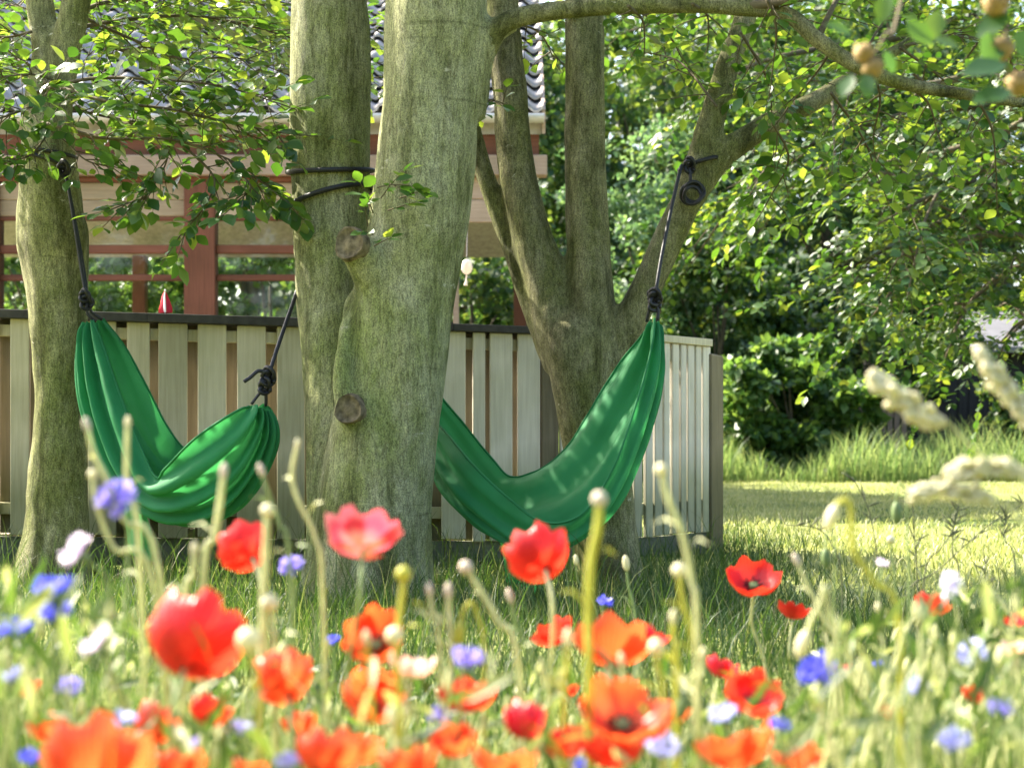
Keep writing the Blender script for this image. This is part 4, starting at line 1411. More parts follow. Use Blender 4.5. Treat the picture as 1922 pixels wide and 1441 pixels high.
h1 = root('hammock', P(320, 985, 6.0), 'green cloth hammock slung between the left beech and the thick trunk', 'hammock')
h1.location.z = 0
dn, df = -.16, .17
S1 = [((176, 603, 6.16), (166, 608, 6.18), (194, 599, 6.20)),
      ((192, 655, 6.08), (156, 672, 6.16), (234, 650, 6.26)),
      ((222, 745, 5.98), (161, 765, 6.10), (276, 732, 6.28)),
      ((258, 838, 5.90), (198, 868, 6.04), (312, 802, 6.26)),
      ((282, 893, 5.84), (262, 944, 5.98), (346, 846, 6.22)),
      ((306, 880, 5.78), (332, 974, 5.92), (384, 838, 6.14)),
      ((362, 826, 5.72), (402, 972, 5.86), (430, 806, 6.04)),
      ((420, 786, 5.70), (462, 925, 5.80), (470, 780, 5.92)),
      ((456, 766, 5.70), (505, 835, 5.75), (494, 764, 5.82)),
      ((474, 757, 5.72), (500, 770, 5.74), (488, 758, 5.77))]
V, Fc, G1 = hammock_surface(S1, pleat=9, amp_end=.024, amp_mid=.019, seed=1.7)
cl1 = wpart('cloth', V, Fc, 'cloth', h1)
wpart('hem', *join([hem(G1, 0), hem(G1, -1)]), 'cloth', h1, parent=cl1)
# loose flap hanging under the left half
fV = []
for i in range(10):
    t = i / 9
    for j in range(7):
        s_ = j / 6
        x = (222 + 50 * s_) + t * (18 + 4 * s_) + 4 * math.sin(s_ * 6 + t * 3)
        y = 925 + s_ * 30 + t * (112 - 10 * s_)
        fV.append(P(x, y, 6.0 + .02 * math.sin(s_ * 7 + t * 2)))
fF = [(i * 7 + j, i * 7 + j + 1, (i + 1) * 7 + j + 1, (i + 1) * 7 + j) for i in range(9) for j in range(6)]
wpart('flap', fV, fF, 'cloth', h1)
# ropes: left end
KL = P(163, 566, 6.17)
wpart('knot', *join([knot(KL, .017, 1), knot(KL + Vector((-.006, -.01, .02)), .012, 2)]), 'rope', h1)
wpart('cord', *join([tube([KL, P(164, 590, 6.17), P(180, 604, 6.18)], .006, 6, 3), tube([KL, P(172, 586, 6.19), P(192, 600, 6.2)], .006, 6, 3)]), 'rope', h1)
wpart('rope', *tube([KL + Vector((0, 0, .01)), P(152, 500, 6.18), P(140, 420, 6.18), P(127, 345, 6.19), P(119, 318, 6.2)], .0068, 7, 4), 'rope', h1)
wpart('rope', *tube([KL, P(160, 520, 6.2), P(146, 440, 6.2), P(128, 350, 6.2), P(116, 312, 6.21)], .0050, 7, 4), 'rope', h1)
wpart('knot', *join([knot(P(119, 318, 6.18), .016, 3)]), 'rope', h1)


def ring(cx_, y_, Y_, rpx, tilt, lag=0.0, n_=40, extra=.010):
    c_ = P(cx_, y_, Y_)
    rr_ = rpx / F * Y_ + extra
    return [c_ + Vector((math.cos(a) * rr_, math.sin(a) * rr_, tilt * math.cos(a) + lag * math.sin(a))) for a in np.linspace(0, 2 * math.pi, n_)]


wpart('rope', *tube(ring(88, 290, 6.35, 52, -.012, extra=.002), .0075, 7, 1), 'rope', h1)
wpart('rope', *tube(ring(88, 302, 6.35, 52, -.03, extra=.002), .0075, 7, 1), 'rope', h1)
# right end, tied round the left stem of the thick trunk
KR = P(503, 708, 5.73)
wpart('knot', *join([knot(KR, .017, 5), knot(P(497, 725, 5.73), .015, 6)]), 'rope', h1)
wpart('cord', *join([tube([P(496, 728, 5.73), P(484, 742, 5.73), P(472, 758, 5.72)], .006, 6, 3), tube([P(496, 728, 5.73), P(499, 742, 5.74), P(499, 762, 5.75)], .006, 6, 3)]), 'rope', h1)
wpart('rope_tail', *tube([P(503, 700, 5.72), P(485, 696, 5.71), P(470, 708, 5.70), P(458, 716, 5.69)], .0068, 7, 4), 'rope', h1)
wpart('rope', *tube([KR, P(525, 640, 5.80), P(551, 566, 5.93), P(572, 500, 6.10), P(600, 440, 6.20), P(640, 395, 6.17)], .0072, 7, 4), 'rope', h1)
o = wpart('rope', *tube(ring(620, 372, 6.03, 73, .040, -.008), .0088, 8, 1), 'rope', h1)

h2 = root('hammock', P(1000, 1030, 6.0), 'green cloth hammock slung between the thick trunk and the leaning limb', 'hammock')
h2.location.z = 0
S2 = [((768, 690, 6.20), (770, 712, 6.22), (778, 694, 6.24)),
      ((800, 770, 6.08), (786, 800, 6.14), (812, 730, 6.26)),
      ((836, 812, 5.94), (806, 862, 6.04), (858, 786, 6.20)),
      ((890, 874, 5.78), (842, 930, 5.92), (912, 852, 6.12)),
      ((960, 938, 5.66), (906, 994, 5.80), (956, 898, 6.04)),
      ((1024, 980, 5.58), (974, 1026, 5.70), (1000, 886, 5.98)),
      ((1094, 962, 5.56), (1066, 1012, 5.66), (1050, 846, 5.94)),
      ((1152, 872, 5.58), (1150, 940, 5.66), (1100, 774, 5.92)),
      ((1194, 758, 5.64), (1210, 818, 5.70), (1152, 690, 5.92)),
      ((1220, 668, 5.72), (1237, 706, 5.76), (1194, 634, 5.88)),
      ((1226, 600, 5.80), (1236, 612, 5.81), (1218, 600, 5.84))]
V, Fc, G2 = hammock_surface(S2, pleat=6.5, amp_end=.018, amp_mid=.009, seed=4.2)
cl2 = wpart('cloth', V, Fc, 'cloth', h2)
wpart('hem', *join([hem(G2, 0), hem(G2, -1)]), 'cloth', h2, parent=cl2)
fV = []
for i in range(11):
    t = i / 10
    for j in range(7):
        s_ = j / 6
        x = (930 + 62 * s_) + t * (20 + 8 * s_) + 4 * math.sin(s_ * 6 + t * 3)
        y = 985 + s_ * 25 + t * (118 + 20 * s_)
        fV.append(P(x, y, 5.93 + .02 * math.sin(s_ * 7 + t * 2)))
fF = [(i * 7 + j, i * 7 + j + 1, (i + 1) * 7 + j + 1, (i + 1) * 7 + j) for i in range(10) for j in range(6)]
wpart('flap', fV, fF, 'cloth', h2)
K2 = P(1228, 566, 5.83)
wpart('knot', *join([knot(K2, .019, 8), knot(K2 + Vector((0, -.012, .012)), .015, 9)]), 'rope', h2)
wpart('cord', *join([tube([K2, P(1218, 585, 5.83), P(1214, 604, 5.84)], .006, 6, 3), tube([K2, P(1235, 582, 5.83), P(1234, 604, 5.83)], .006, 6, 3)]), 'rope', h2)
wpart('rope', *tube([K2, P(1240, 490, 5.88), P(1258, 400, 5.97), P(1277, 318, 6.08), P(1282, 313, 6.11), P(1295, 309, 6.12)], .0066, 7, 4), 'rope', h2)
wpart('knot', *join([knot(P(1294, 312, 6.115), .015, 11)]), 'rope', h2)
lc = P(1312, 308, 6.2)
wpart('rope', *tube([lc + Vector((math.cos(a) * .072, math.sin(a) * .074, .022 * math.cos(a) - .0)) for a in np.linspace(0, 2 * math.pi, 36)], .0078, 7, 1), 'rope', h2)
for k_, (cx_, cy_, rr_) in enumerate(((1297, 364, .036), (1303, 360, .036), (1300, 367, .031))):
    c_ = P(cx_, cy_, 6.11 - .008 * k_)
    wpart('rope_coil', *tube([c_ + Vector((math.cos(a) * rr_, .010 * math.sin(2 * a), math.sin(a) * rr_)) for a in np.linspace(0, 2 * math.pi, 28)], .0066, 7, 1), 'rope', h2)
wpart('rope', *tube([P(1294, 316, 6.11), P(1296, 332, 6.10), P(1296, 346, 6.10)], .0062, 7, 3), 'rope', h2)
wpart('rope', *tube([P(772, 692, 6.28), P(745, 600, 6.24), P(708, 470, 6.18), P(680, 360, 6.14), P(668, 322, 6.13)], .0072, 7, 4), 'rope', h2)
wpart('rope', *tube(ring(620, 322, 6.04, 74.5, .004, .018), .0088, 8, 1), 'rope', h2)

# ------------------------------------------------------------------ meadow flowers
def set_attr(me, name, vals):
    at = me.attributes.new(name, 'FLOAT', 'POINT')
    at.data.foreach_set('value', np.asarray(vals, np.float32))


def petal_mesh(name, openness, seed, span=1.25, m='petal_red'):
    """cupped poppy petal, unit radius, foot at the origin, growing along +X, cup opening towards +Z"""
    g = random.Random(seed)
    V, fs, rad, aro = [], [], [], []
    ns, na = 9, 15
    ph = g.uniform(0, 6)
    for i in range(ns):
        s_ = i / (ns - 1)
        for j in range(na):
            t = -1 + 2 * j / (na - 1)
            wd_ = span * (1 - .12 * s_)
            edge = 1 - .16 * abs(t) ** 3 + .05 * math.sin(t * 7 + ph) * s_
            r_ = s_ * edge
            th = openness * r_ * 1.45
            rho = math.sin(th) / (openness * 1.45) if openness > .05 else r_
            z = (1 - math.cos(th)) / (openness * 1.45) if openness > .05 else 0
            ruf = .055 * s_ ** 2 * math.sin(t * 9 + ph) + .03 * s_ ** 3 * math.sin(t * 21 + ph * 2) + .02 * math.sin(s_ * 9 + ph)
            a = t * wd_
            V.append(((rho + ruf * .6) * math.cos(a), (rho + ruf * .6) * math.sin(a), z + ruf + .012 * s_ * (seed % 2)))
            rad.append(s_)
            aro.append(t)
    for i in range(ns - 1):
        for j in range(na - 1):
            a = i * na + j
            fs.append((a, a + 1, a + na + 1, a + na))
    me = py_mesh(name, V, fs)
    set_attr(me, 'radial', rad)
    set_attr(me, 'around', aro)
    me.materials.append(M[m])
    return me


petal_cache = {}


def petal(openness, k, m):
    key = (round(openness, 1), k % 3, m)
    if key not in petal_cache:
        petal_cache[key] = petal_mesh('petal', max(.12, key[0]), 3 + key[1] * 2 + int(key[0] * 10), 1.15 if k % 2 else 1.28, m)
    return petal_cache[key]


def ovoid_mesh(name, m, prof, seg=10):
    V = [(r_ * math.cos(2 * math.pi * k / seg), r_ * math.sin(2 * math.pi * k / seg), z) for z, r_ in prof for k in range(seg)]
    fs = [(i * seg + k, i * seg + (k + 1) % seg, (i + 1) * seg + (k + 1) % seg, (i + 1) * seg + k) for i in range(len(prof) - 1) for k in range(seg)]
    fs.append(tuple(range(seg - 1, -1, -1)))
    fs.append(tuple(range((len(prof) - 1) * seg, len(prof) * seg)))
    me = py_mesh(name, V, fs)
    me.materials.append(M[m])
    return me


def sphere_prof(r_=1, z0=-1, z1=1, n_=8, pinch=0.0):
    return [(z0 + (z1 - z0) * (1 - math.cos(math.pi * i / n_)) / 2, max(.02, r_ * math.sin(math.pi * i / n_)) * (1 - pinch * i / n_)) for i in range(n_ + 1)]


capsule_me = ovoid_mesh('capsule', 'bud_green', [(-.6, .25), (-.35, .7), (0, .95), (.4, .85), (.55, .6), (.58, 1.0), (.68, 1.05), (.74, .5)], 12)
anther_V, anther_F = [], []
g = random.Random(5)
for k in range(34):
    a = k * 2.399
    rr = .9 + .6 * g.random()
    c_ = Vector((math.cos(a) * rr, math.sin(a) * rr, .2 + .8 * g.random()))
    anther_V += [c_ * .3, c_, c_ + Vector((.12, .05, .18)), c_ + Vector((-.06, .13, .16))]
    o_ = k * 4
    anther_F += [(o_, o_ + 1, o_ + 2), (o_ + 1, o_ + 3, o_ + 2), (o_, o_ + 3, o_ + 1)]
anther_me = py_mesh('anthers', anther_V, anther_F, False)
anther_me.materials.append(M['black'])


def stem_tube(r, pts, rad0, rad1, m, name='stem'):
    return wpart(name, *tube(pts, list(np.linspace(rad0, rad1, len(pts))), 7, 5), m, r)


def head_matrix(r, c_, axis, roll, s):
    q = Vector(axis).normalized().to_track_quat('Z', 'Y')
    return Matrix.Translation(c_ - r.location) @ q.to_matrix().to_4x4() @ Matrix.Rotation(roll, 4, 'Z') @ Matrix.Scale(s, 4)


def poppy(x, y, wpx, Y, opn, axis, m, label, group=None, squash=1.0):
    """wpx is the width of the flower in the photograph; real width 4 to 9 cm at distance Y"""
    c_ = P(x, y, Y)
    wpx *= 1.10
    Rr = wpx / F * Y / 2 / max(.62, math.sin(min(1.55, opn * 1.45)) / (opn * 1.45) if opn > .05 else 1)
    ax = Vector(axis).normalized()
    depth = Rr * opn * .55
    foot = c_ - ax * depth * .9
    gx_ = foot.x + R.uniform(-.06, .06)
    gy_ = Y + R.uniform(-.03, .08)
    r = root('poppy', (gx_, gy_, 0), label, 'poppy', group)
    tip = foot - ax * .004
    neck = foot - ax * .035 - Vector((0, 0, .03))
    mid = Vector(((gx_ + foot.x) / 2 + R.uniform(-.02, .02), gy_, foot.z * .5))
    _sr = R.uniform(.0024, .0034)
    stem_tube(r, [Vector((gx_, gy_, -.01)), mid, neck, tip], _sr, _sr * .8, 'stem_pale' if R.random() < .6 else 'stem_green')
    roll = R.uniform(0, 6.28)
    for k in range(4):
        mt = head_matrix(r, foot, axis, roll + k * math.pi / 2 + (.1 if k % 2 else 0), Rr)
        mt = mt @ Matrix.Rotation(-(.10 if k % 2 else 0) + R.uniform(-.12, .12), 4, 'Y') @ Matrix.Scale(1.0 if k % 2 else .94, 4)
        link('petal', petal(opn, k, m), None, r, mt)
    link('capsule', capsule_me, None, r, head_matrix(r, foot + ax * Rr * .16, axis, 0, Rr * .13))
    link('anthers', anther_me, None, r, head_matrix(r, foot + ax * Rr * .08, axis, 0, Rr * .20))
    return r


PO = [
    (683, 1005, 142, 1.75, .62, (.05, .62, .78), 'petal_pink_glint', 'pink poppy with a sun highlight painted white low down, before the thick trunk'),
    (458, 1028, 100, 1.95, 1.0, (-.45, .75, .35), 'petal_red', 'red poppy seen from behind with pleated petals, under the left hammock'),
    (1007, 1033, 112, 2.0, 1.1, (-.25, .75, .55), 'petal_red', 'round red poppy with white glints below the right hammock'),
    (1416, 1088, 100, 3.0, .8, (.0, -.55, .85), 'petal_red', 'open red poppy with a dark heart standing clear in front of the lawn'),
    (1490, 1142, 58, 3.0, .9, (.2, .3, .9), 'petal_red', 'small red poppy right behind the clear open one before the lawn'),
    (372, 1192, 182, 1.42, 1.05, (.15, .75, .6), 'petal_red', 'largest blurred red poppy with a broad white shine, below the left hammock'),
    (700, 1196, 110, 1.75, 1.0, (-.2, -.7, .6), 'petal_orange', 'orange poppy with cream buds in front of it, below the pink one'),
    (1036, 1182, 80, 2.4, .95, (-.4, .2, .8), 'petal_red', 'red poppy half hidden by crossing pale stems, left of the wide orange bowl'),
    (1148, 1196, 140, 1.8, .95, (.1, .35, .9), 'petal_orange', 'wide orange bowl-shaped poppy below the forked beech'),
    (1222, 1192, 66, 2.0, .9, (.5, .3, .8), 'petal_crimson', 'deep crimson poppy tucked behind the wide orange bowl'),
    (530, 1266, 114, 1.55, 1.05, (-.25, .7, .6), 'petal_orange', 'orange poppy crossed by a green stem, right of the largest one'),
    (700, 1298, 112, 1.55, 1.15, (.3, -.5, .8), 'petal_orange', 'orange poppy of ragged outline below the one with cream buds'),
    (772, 1247, 92, 1.6, .75, (.1, .15, 1), 'petal_pale', 'pale pink almost white poppy among the orange ones'),
    (872, 1298, 100, 1.6, .95, (.0, .4, .9), 'petal_red', 'red poppy with two lobes under the violet cornflower'),
    (988, 1336, 92, 1.55, 1.3, (.1, .5, .85), 'petal_crimson', 'closed deep red poppy crossed by an orange stem'),
    (1162, 1276, 64, 2.2, .95, (.2, .2, .9), 'petal_orange', 'small orange poppy under the wide orange bowl'),
    (1356, 1245, 60, 2.2, 1.05, (.3, .2, .9), 'petal_crimson', 'half-closed crimson poppy directly above a broad red one'),
    (1412, 1302, 106, 1.8, .95, (.1, -.5, .85), 'petal_red', 'broad red poppy straight under the clear open one with dark heart'),
    (1172, 1340, 160, 1.45, .85, (.1, -.5, .8), 'petal_orange', 'big ruffled orange poppy at the lower middle right'),
    (1150, 1402, 120, 1.45, .9, (.1, .3, .9), 'petal_red', 'red poppy beneath the big ruffled orange one'),
    (296, 1353, 86, 1.6, 1.1, (.3, .7, .6), 'petal_orange', 'orange poppy touching the pale violet cornflower low on the left'),
    (182, 1420, 200, 1.25, 1.0, (-.1, .55, .8), 'petal_orange', 'very large orange poppy at the bottom left corner'),
    (616, 1408, 120, 1.35, 1.05, (.1, .65, .7), 'petal_orange', 'orange poppy at the bottom edge below the middle of the thick trunk'),
    (764, 1422, 108, 1.3, 1.05, (-.1, .2, 1), 'petal_orange', 'streaky orange poppy at the bottom edge behind a white bud'),
    (946, 1424, 110, 1.35, .95, (.1, .25, .95), 'petal_orange', 'orange red poppy at the bottom edge under the closed deep red one'),
    (1380, 1398, 148, 1.4, .85, (-.2, .2, .95), 'petal_orange', 'wide orange poppy near the bottom with a pale blue cornflower above'),
    (1908, 1156, 56, 2.2, .9, (-.3, .2, .9), 'petal_crimson', 'deep red poppy cut by the right edge of the picture'),
    (1902, 1212, 62, 2.0, .8, (-.2, .2, .95), 'petal_pale', 'pink poppy cut by the right edge below a deep red one'),
    (1748, 1132, 66, 2.4, .9, (.3, .3, .9), 'petal_red', 'red poppy half hidden behind the white lilac cornflower'),
    (1577, 1247, 42, 2.4, .95, (.3, .2, .9), 'petal_crimson', 'sliver of a crimson poppy behind the large blue cornflower'),
    (50, 1286, 50, 1.9, .95, (-.2, .2, .9), 'petal_orange', 'small orange poppy behind the pale blue cornflower at the left edge'),
    (1828, 1300, 44, 2.0, 1.0, (.2, -.1, .9), 'petal_red', 'small dark red poppy low among pale leaves at the right'),
    (470, 1440, 66, 1.3, .9, (.1, .2, .9), 'petal_orange', 'orange poppy mostly cut off by the bottom edge, left of centre'),
    (80, 1360, 70, 1.7, 1.0, (-.2, .4, .8), 'petal_orange', 'orange poppy above the very large one at the bottom left corner'),
    (395, 1330, 78, 1.6, 1.0, (.2, .5, .7), 'petal_red', 'red poppy straight under the largest blurred one'),
    (560, 1352, 66, 1.7, 1.05, (-.2, .3, .9), 'petal_orange', 'orange poppy between the stem-crossed one and the bottom edge'),
    (672, 1395, 92, 1.4, 1.0, (.2, .3, .8), 'petal_orange', 'orange poppy overlapping its neighbour at the bottom edge under the thick trunk'),
    (850, 1386, 86, 1.5, 1.0, (-.1, -.3, .9), 'petal_orange', 'orange poppy below the red two-lobed one'),
    (1060, 1385, 84, 1.5, 1.05, (-.2, .4, .8), 'petal_red', 'red poppy left of the big ruffled orange one'),
    (1262, 1330, 62, 1.7, 1.0, (.3, .3, .8), 'petal_orange', 'small orange poppy right of the big ruffled orange one'),
    (1062, 1290, 46, 2.2, 1.0, (.1, .2, .9), 'petal_red', 'small red poppy above and left of the big ruffled orange one'),
    (1500, 1420, 90, 1.5, 1.0, (.1, .3, .9), 'petal_orange', 'orange poppy at the bottom edge right of the wide orange one'),
    (340, 1432, 96, 1.35, 1.0, (.1, .4, .8), 'petal_orange', 'orange poppy at the bottom edge beside the faint lilac cornflower'),
    (1672, 1330, 44, 2.0, 1.0, (.1, .2, .9), 'petal_red', 'small red poppy alone in the right-hand pale leaves'),
]
for q in PO:
    poppy(*q)


def floret_mesh(m, seed):
    """flaring five-toothed trumpet floret of a cornflower, unit length along +X"""
    g_ = random.Random(seed)
    V, fs, rad = [], [], []
    nk = 9
    prof = ((0, .03), (.35, .06), (.7, .17), (1.0, .34))
    for i, (x_, r_) in enumerate(prof):
        for k in range(nk):
            a = 2 * math.pi * k / nk
            xx = x_
            if i == 3:
                xx += .16 if k % 2 == 0 else -.12
            V.append((xx, math.cos(a) * r_, math.sin(a) * r_ * .75 + .10 * xx * xx))
            rad.append(.25 + .75 * x_)
    for i in range(3):
        for k in range(nk - 1):
            a = i * nk + k
            fs.append((a, a + 1, a + nk + 1, a + nk))
    me = py_mesh('floret', V, fs)
    set_attr(me, 'radial', rad)
    set_attr(me, 'around', [0] * len(V))
    me.materials.append(M[m])
    return me


def tuft_mesh(m):
    g_ = random.Random(9)
    V, fs = [], []
    for k in range(22):
        a = k * 2.399
        rr = .34 * math.sqrt(k / 22)
        b_ = Vector((math.cos(a) * rr * .4, math.sin(a) * rr * .4, 0))
        t_ = Vector((math.cos(a) * rr * 1.2, math.sin(a) * rr * 1.2, .42 + .12 * g_.random()))
        s_ = Vector((-math.sin(a), math.cos(a), 0)) * .045
        o_ = len(V)
        V += [b_, t_ - s_, t_ + s_, t_ + Vector((0, 0, .08))]
        fs += [(o_, o_ + 1, o_ + 2), (o_ + 1, o_ + 3, o_ + 2)]
    me = py_mesh('tuft', V, fs)
    set_attr(me, 'radial', [.05] * len(V))
    set_attr(me, 'around', [0] * len(V))
    me.materials.append(M[m])
    return me


floret_c, tuft_c = {}, {}
invol_me = ovoid_mesh('involucre', 'bud_green', [(-1, .25), (-.75, .62), (-.3, .82), (.1, .72), (.45, .52), (.6, .5)], 10)


def cornflower(x, y, wpx, Y, axis, m, label, n_=9, group=None):
    c_ = P(x, y, Y)
    Rr = wpx / F * Y / 2 / 1.05
    ax = Vector(axis).normalized()
    gx_ = c_.x + R.uniform(-.07, .07)
    gy_ = Y + R.uniform(-.02, .1)
    r = root('cornflower', (gx_, gy_, 0), label, 'cornflower', group)
    foot = c_ - ax * Rr * .55
    neck = foot - ax * .03 - Vector((0, 0, .02))
    stem_tube(r, [Vector((gx_, gy_, -.01)), Vector(((gx_ + neck.x) / 2 + R.uniform(-.02, .02), gy_, neck.z * .55)), neck, foot], .0021, .0015, 'stem_green')
    if m not in floret_c:
        floret_c[m] = floret_mesh(m, 1)
        tuft_c[m] = tuft_mesh(m)
    for k in range(n_):
        mt = head_matrix(r, c_ - ax * Rr * .2, axis, 2 * math.pi * k / n_ + R.uniform(-.15, .15), Rr * R.uniform(.9, 1.08)) @ Matrix.Rotation(-R.uniform(.15, .75), 4, 'Y')
        link('floret', floret_c[m], None, r, mt)
    link('tuft', tuft_c[m], None, r, head_matrix(r, c_ - ax * Rr * .15, axis, 0, Rr))
    link('involucre', invol_me, None, r, head_matrix(r, c_ - ax * Rr * .5, axis, 0, Rr * .36))
    return r


CO = [
    (220, 938, 84, 1.7, (-.1, -.75, .6), 'corn_violet', 'lavender cornflower facing forward high on the left below the hammock'),
    (146, 1034, 74, 1.6, (-.6, -.3, .6), 'corn_lilac', 'ragged pale lilac cornflower in front of the left beech foot'),
    (103, 1106, 78, 1.5, (0, -.1, 1), 'corn_blue', 'upper of two blue cornflowers stacked one above the other'),
    (103, 1148, 74, 1.5, (.1, -.2, 1), 'corn_blue', 'lower of two blue cornflowers stacked one above the other'),
    (28, 1178, 66, 1.5, (-.2, -.4, .9), 'corn_blue', 'bright blue cornflower at the left edge beside the stacked pair'),
    (22, 1273, 62, 1.6, (-.1, -.1, 1), 'corn_pale', 'pale blue cornflower at the left edge above orange petals'),
    (182, 1210, 66, 1.6, (-.5, -.3, .7), 'corn_lilac', 'faded pinkish lilac cornflower left of the largest red poppy'),
    (547, 1063, 50, 2.1, (0, -.7, .6), 'corn_violet', 'small lavender cornflower left of the pink poppy'),
    (224, 1356, 72, 1.5, (0, .0, 1), 'corn_pale', 'pale violet cornflower above the very large orange poppy'),
    (876, 1241, 68, 1.5, (.2, -.2, .9), 'corn_violet', 'violet cornflower above the red two-lobed poppy'),
    (1135, 1131, 32, 2.9, (.2, -.3, .9), 'corn_blue', 'tiny vivid blue cornflower before the foot of the forked beech'),
    (1535, 1258, 80, 1.7, (-.3, -.5, .7), 'corn_blue', 'large blue cornflower low on the right with red petals behind'),
    (1780, 1098, 58, 1.9, (.4, -.75, .4), 'corn_white', 'white lilac cornflower with a violet eye against the bright lawn'),
    (1825, 1226, 58, 1.8, (-.5, -.6, .5), 'corn_pale', 'pale blue cornflower with a darker eye near the right edge'),
    (1790, 1392, 68, 1.5, (0, -.4, .9), 'corn_pale', 'pale blue cornflower at the bottom right corner'),
    (1358, 1344, 60, 1.6, (-.2, -.3, .9), 'corn_pale', 'pale blue cornflower above the wide orange poppy near the bottom'),
    (1243, 1400, 66, 1.5, (.2, -.4, .9), 'corn_pale', 'pale lilac blue cornflower beside the big ruffled orange poppy'),
    (625, 1203, 32, 2.6, (0, -.3, .9), 'corn_blue', 'tiny blue cornflower left of the orange poppy with cream buds'),
    (686, 1260, 28, 2.4, (0, -.3, .9), 'corn_blue', 'tiny dark blue cornflower between two orange poppies'),
    (1650, 1248, 26, 2.5, (0, -.3, .9), 'corn_blue', 'tiny blue cornflower in the grass right of the large blue one'),
    (1612, 1391, 22, 2.4, (0, -.3, .9), 'corn_blue', 'left one of two tiny blue cornflowers at the bottom right'),
    (1640, 1390, 22, 2.4, (0, -.3, .9), 'corn_blue', 'right one of two tiny blue cornflowers at the bottom right'),
    (540, 1432, 54, 1.4, (0, -.3, .9), 'corn_pale', 'pale blue cornflower cut by the bottom edge beside an orange poppy'),
    (364, 1396, 34, 1.6, (0, -.3, .9), 'corn_violet', 'faint lilac cornflower among pale stems low on the left'),
    (1656, 1058, 26, 2.2, (.1, -.2, .9), 'corn_lilac', 'little lilac cornflower bud against the bright lawn'),
    (1092, 1436, 36, 1.6, (0, -.3, .9), 'corn_blue', 'blue cornflower peeping over the bottom edge in the middle'),
    (450, 1372, 56, 1.6, (0, -.3, .9), 'corn_pale', 'pale blue cornflower between orange poppies low left of centre'),
    (130, 1290, 52, 1.7, (.1, -.3, .9), 'corn_violet', 'violet cornflower above the upper orange poppy at lower left'),
    (825, 1345, 50, 1.7, (.1, -.3, .9), 'corn_violet', 'violet cornflower left of the closed deep red poppy'),
    (1465, 1365, 48, 1.7, (0, -.3, .9), 'corn_blue', 'blue cornflower right of the broad red poppy near the bottom'),
    (1720, 1290, 52, 1.7, (0, -.4, .9), 'corn_pale', 'pale blue cornflower left of the small dark red poppy'),
    (1880, 1330, 56, 1.6, (0, -.4, .9), 'corn_violet', 'violet cornflower at the right edge above the corner'),
    (60, 1420, 50, 1.5, (0, -.3, .9), 'corn_blue', 'blue cornflower left of the very large orange poppy'),
]
for q in CO:
    cornflower(*q)

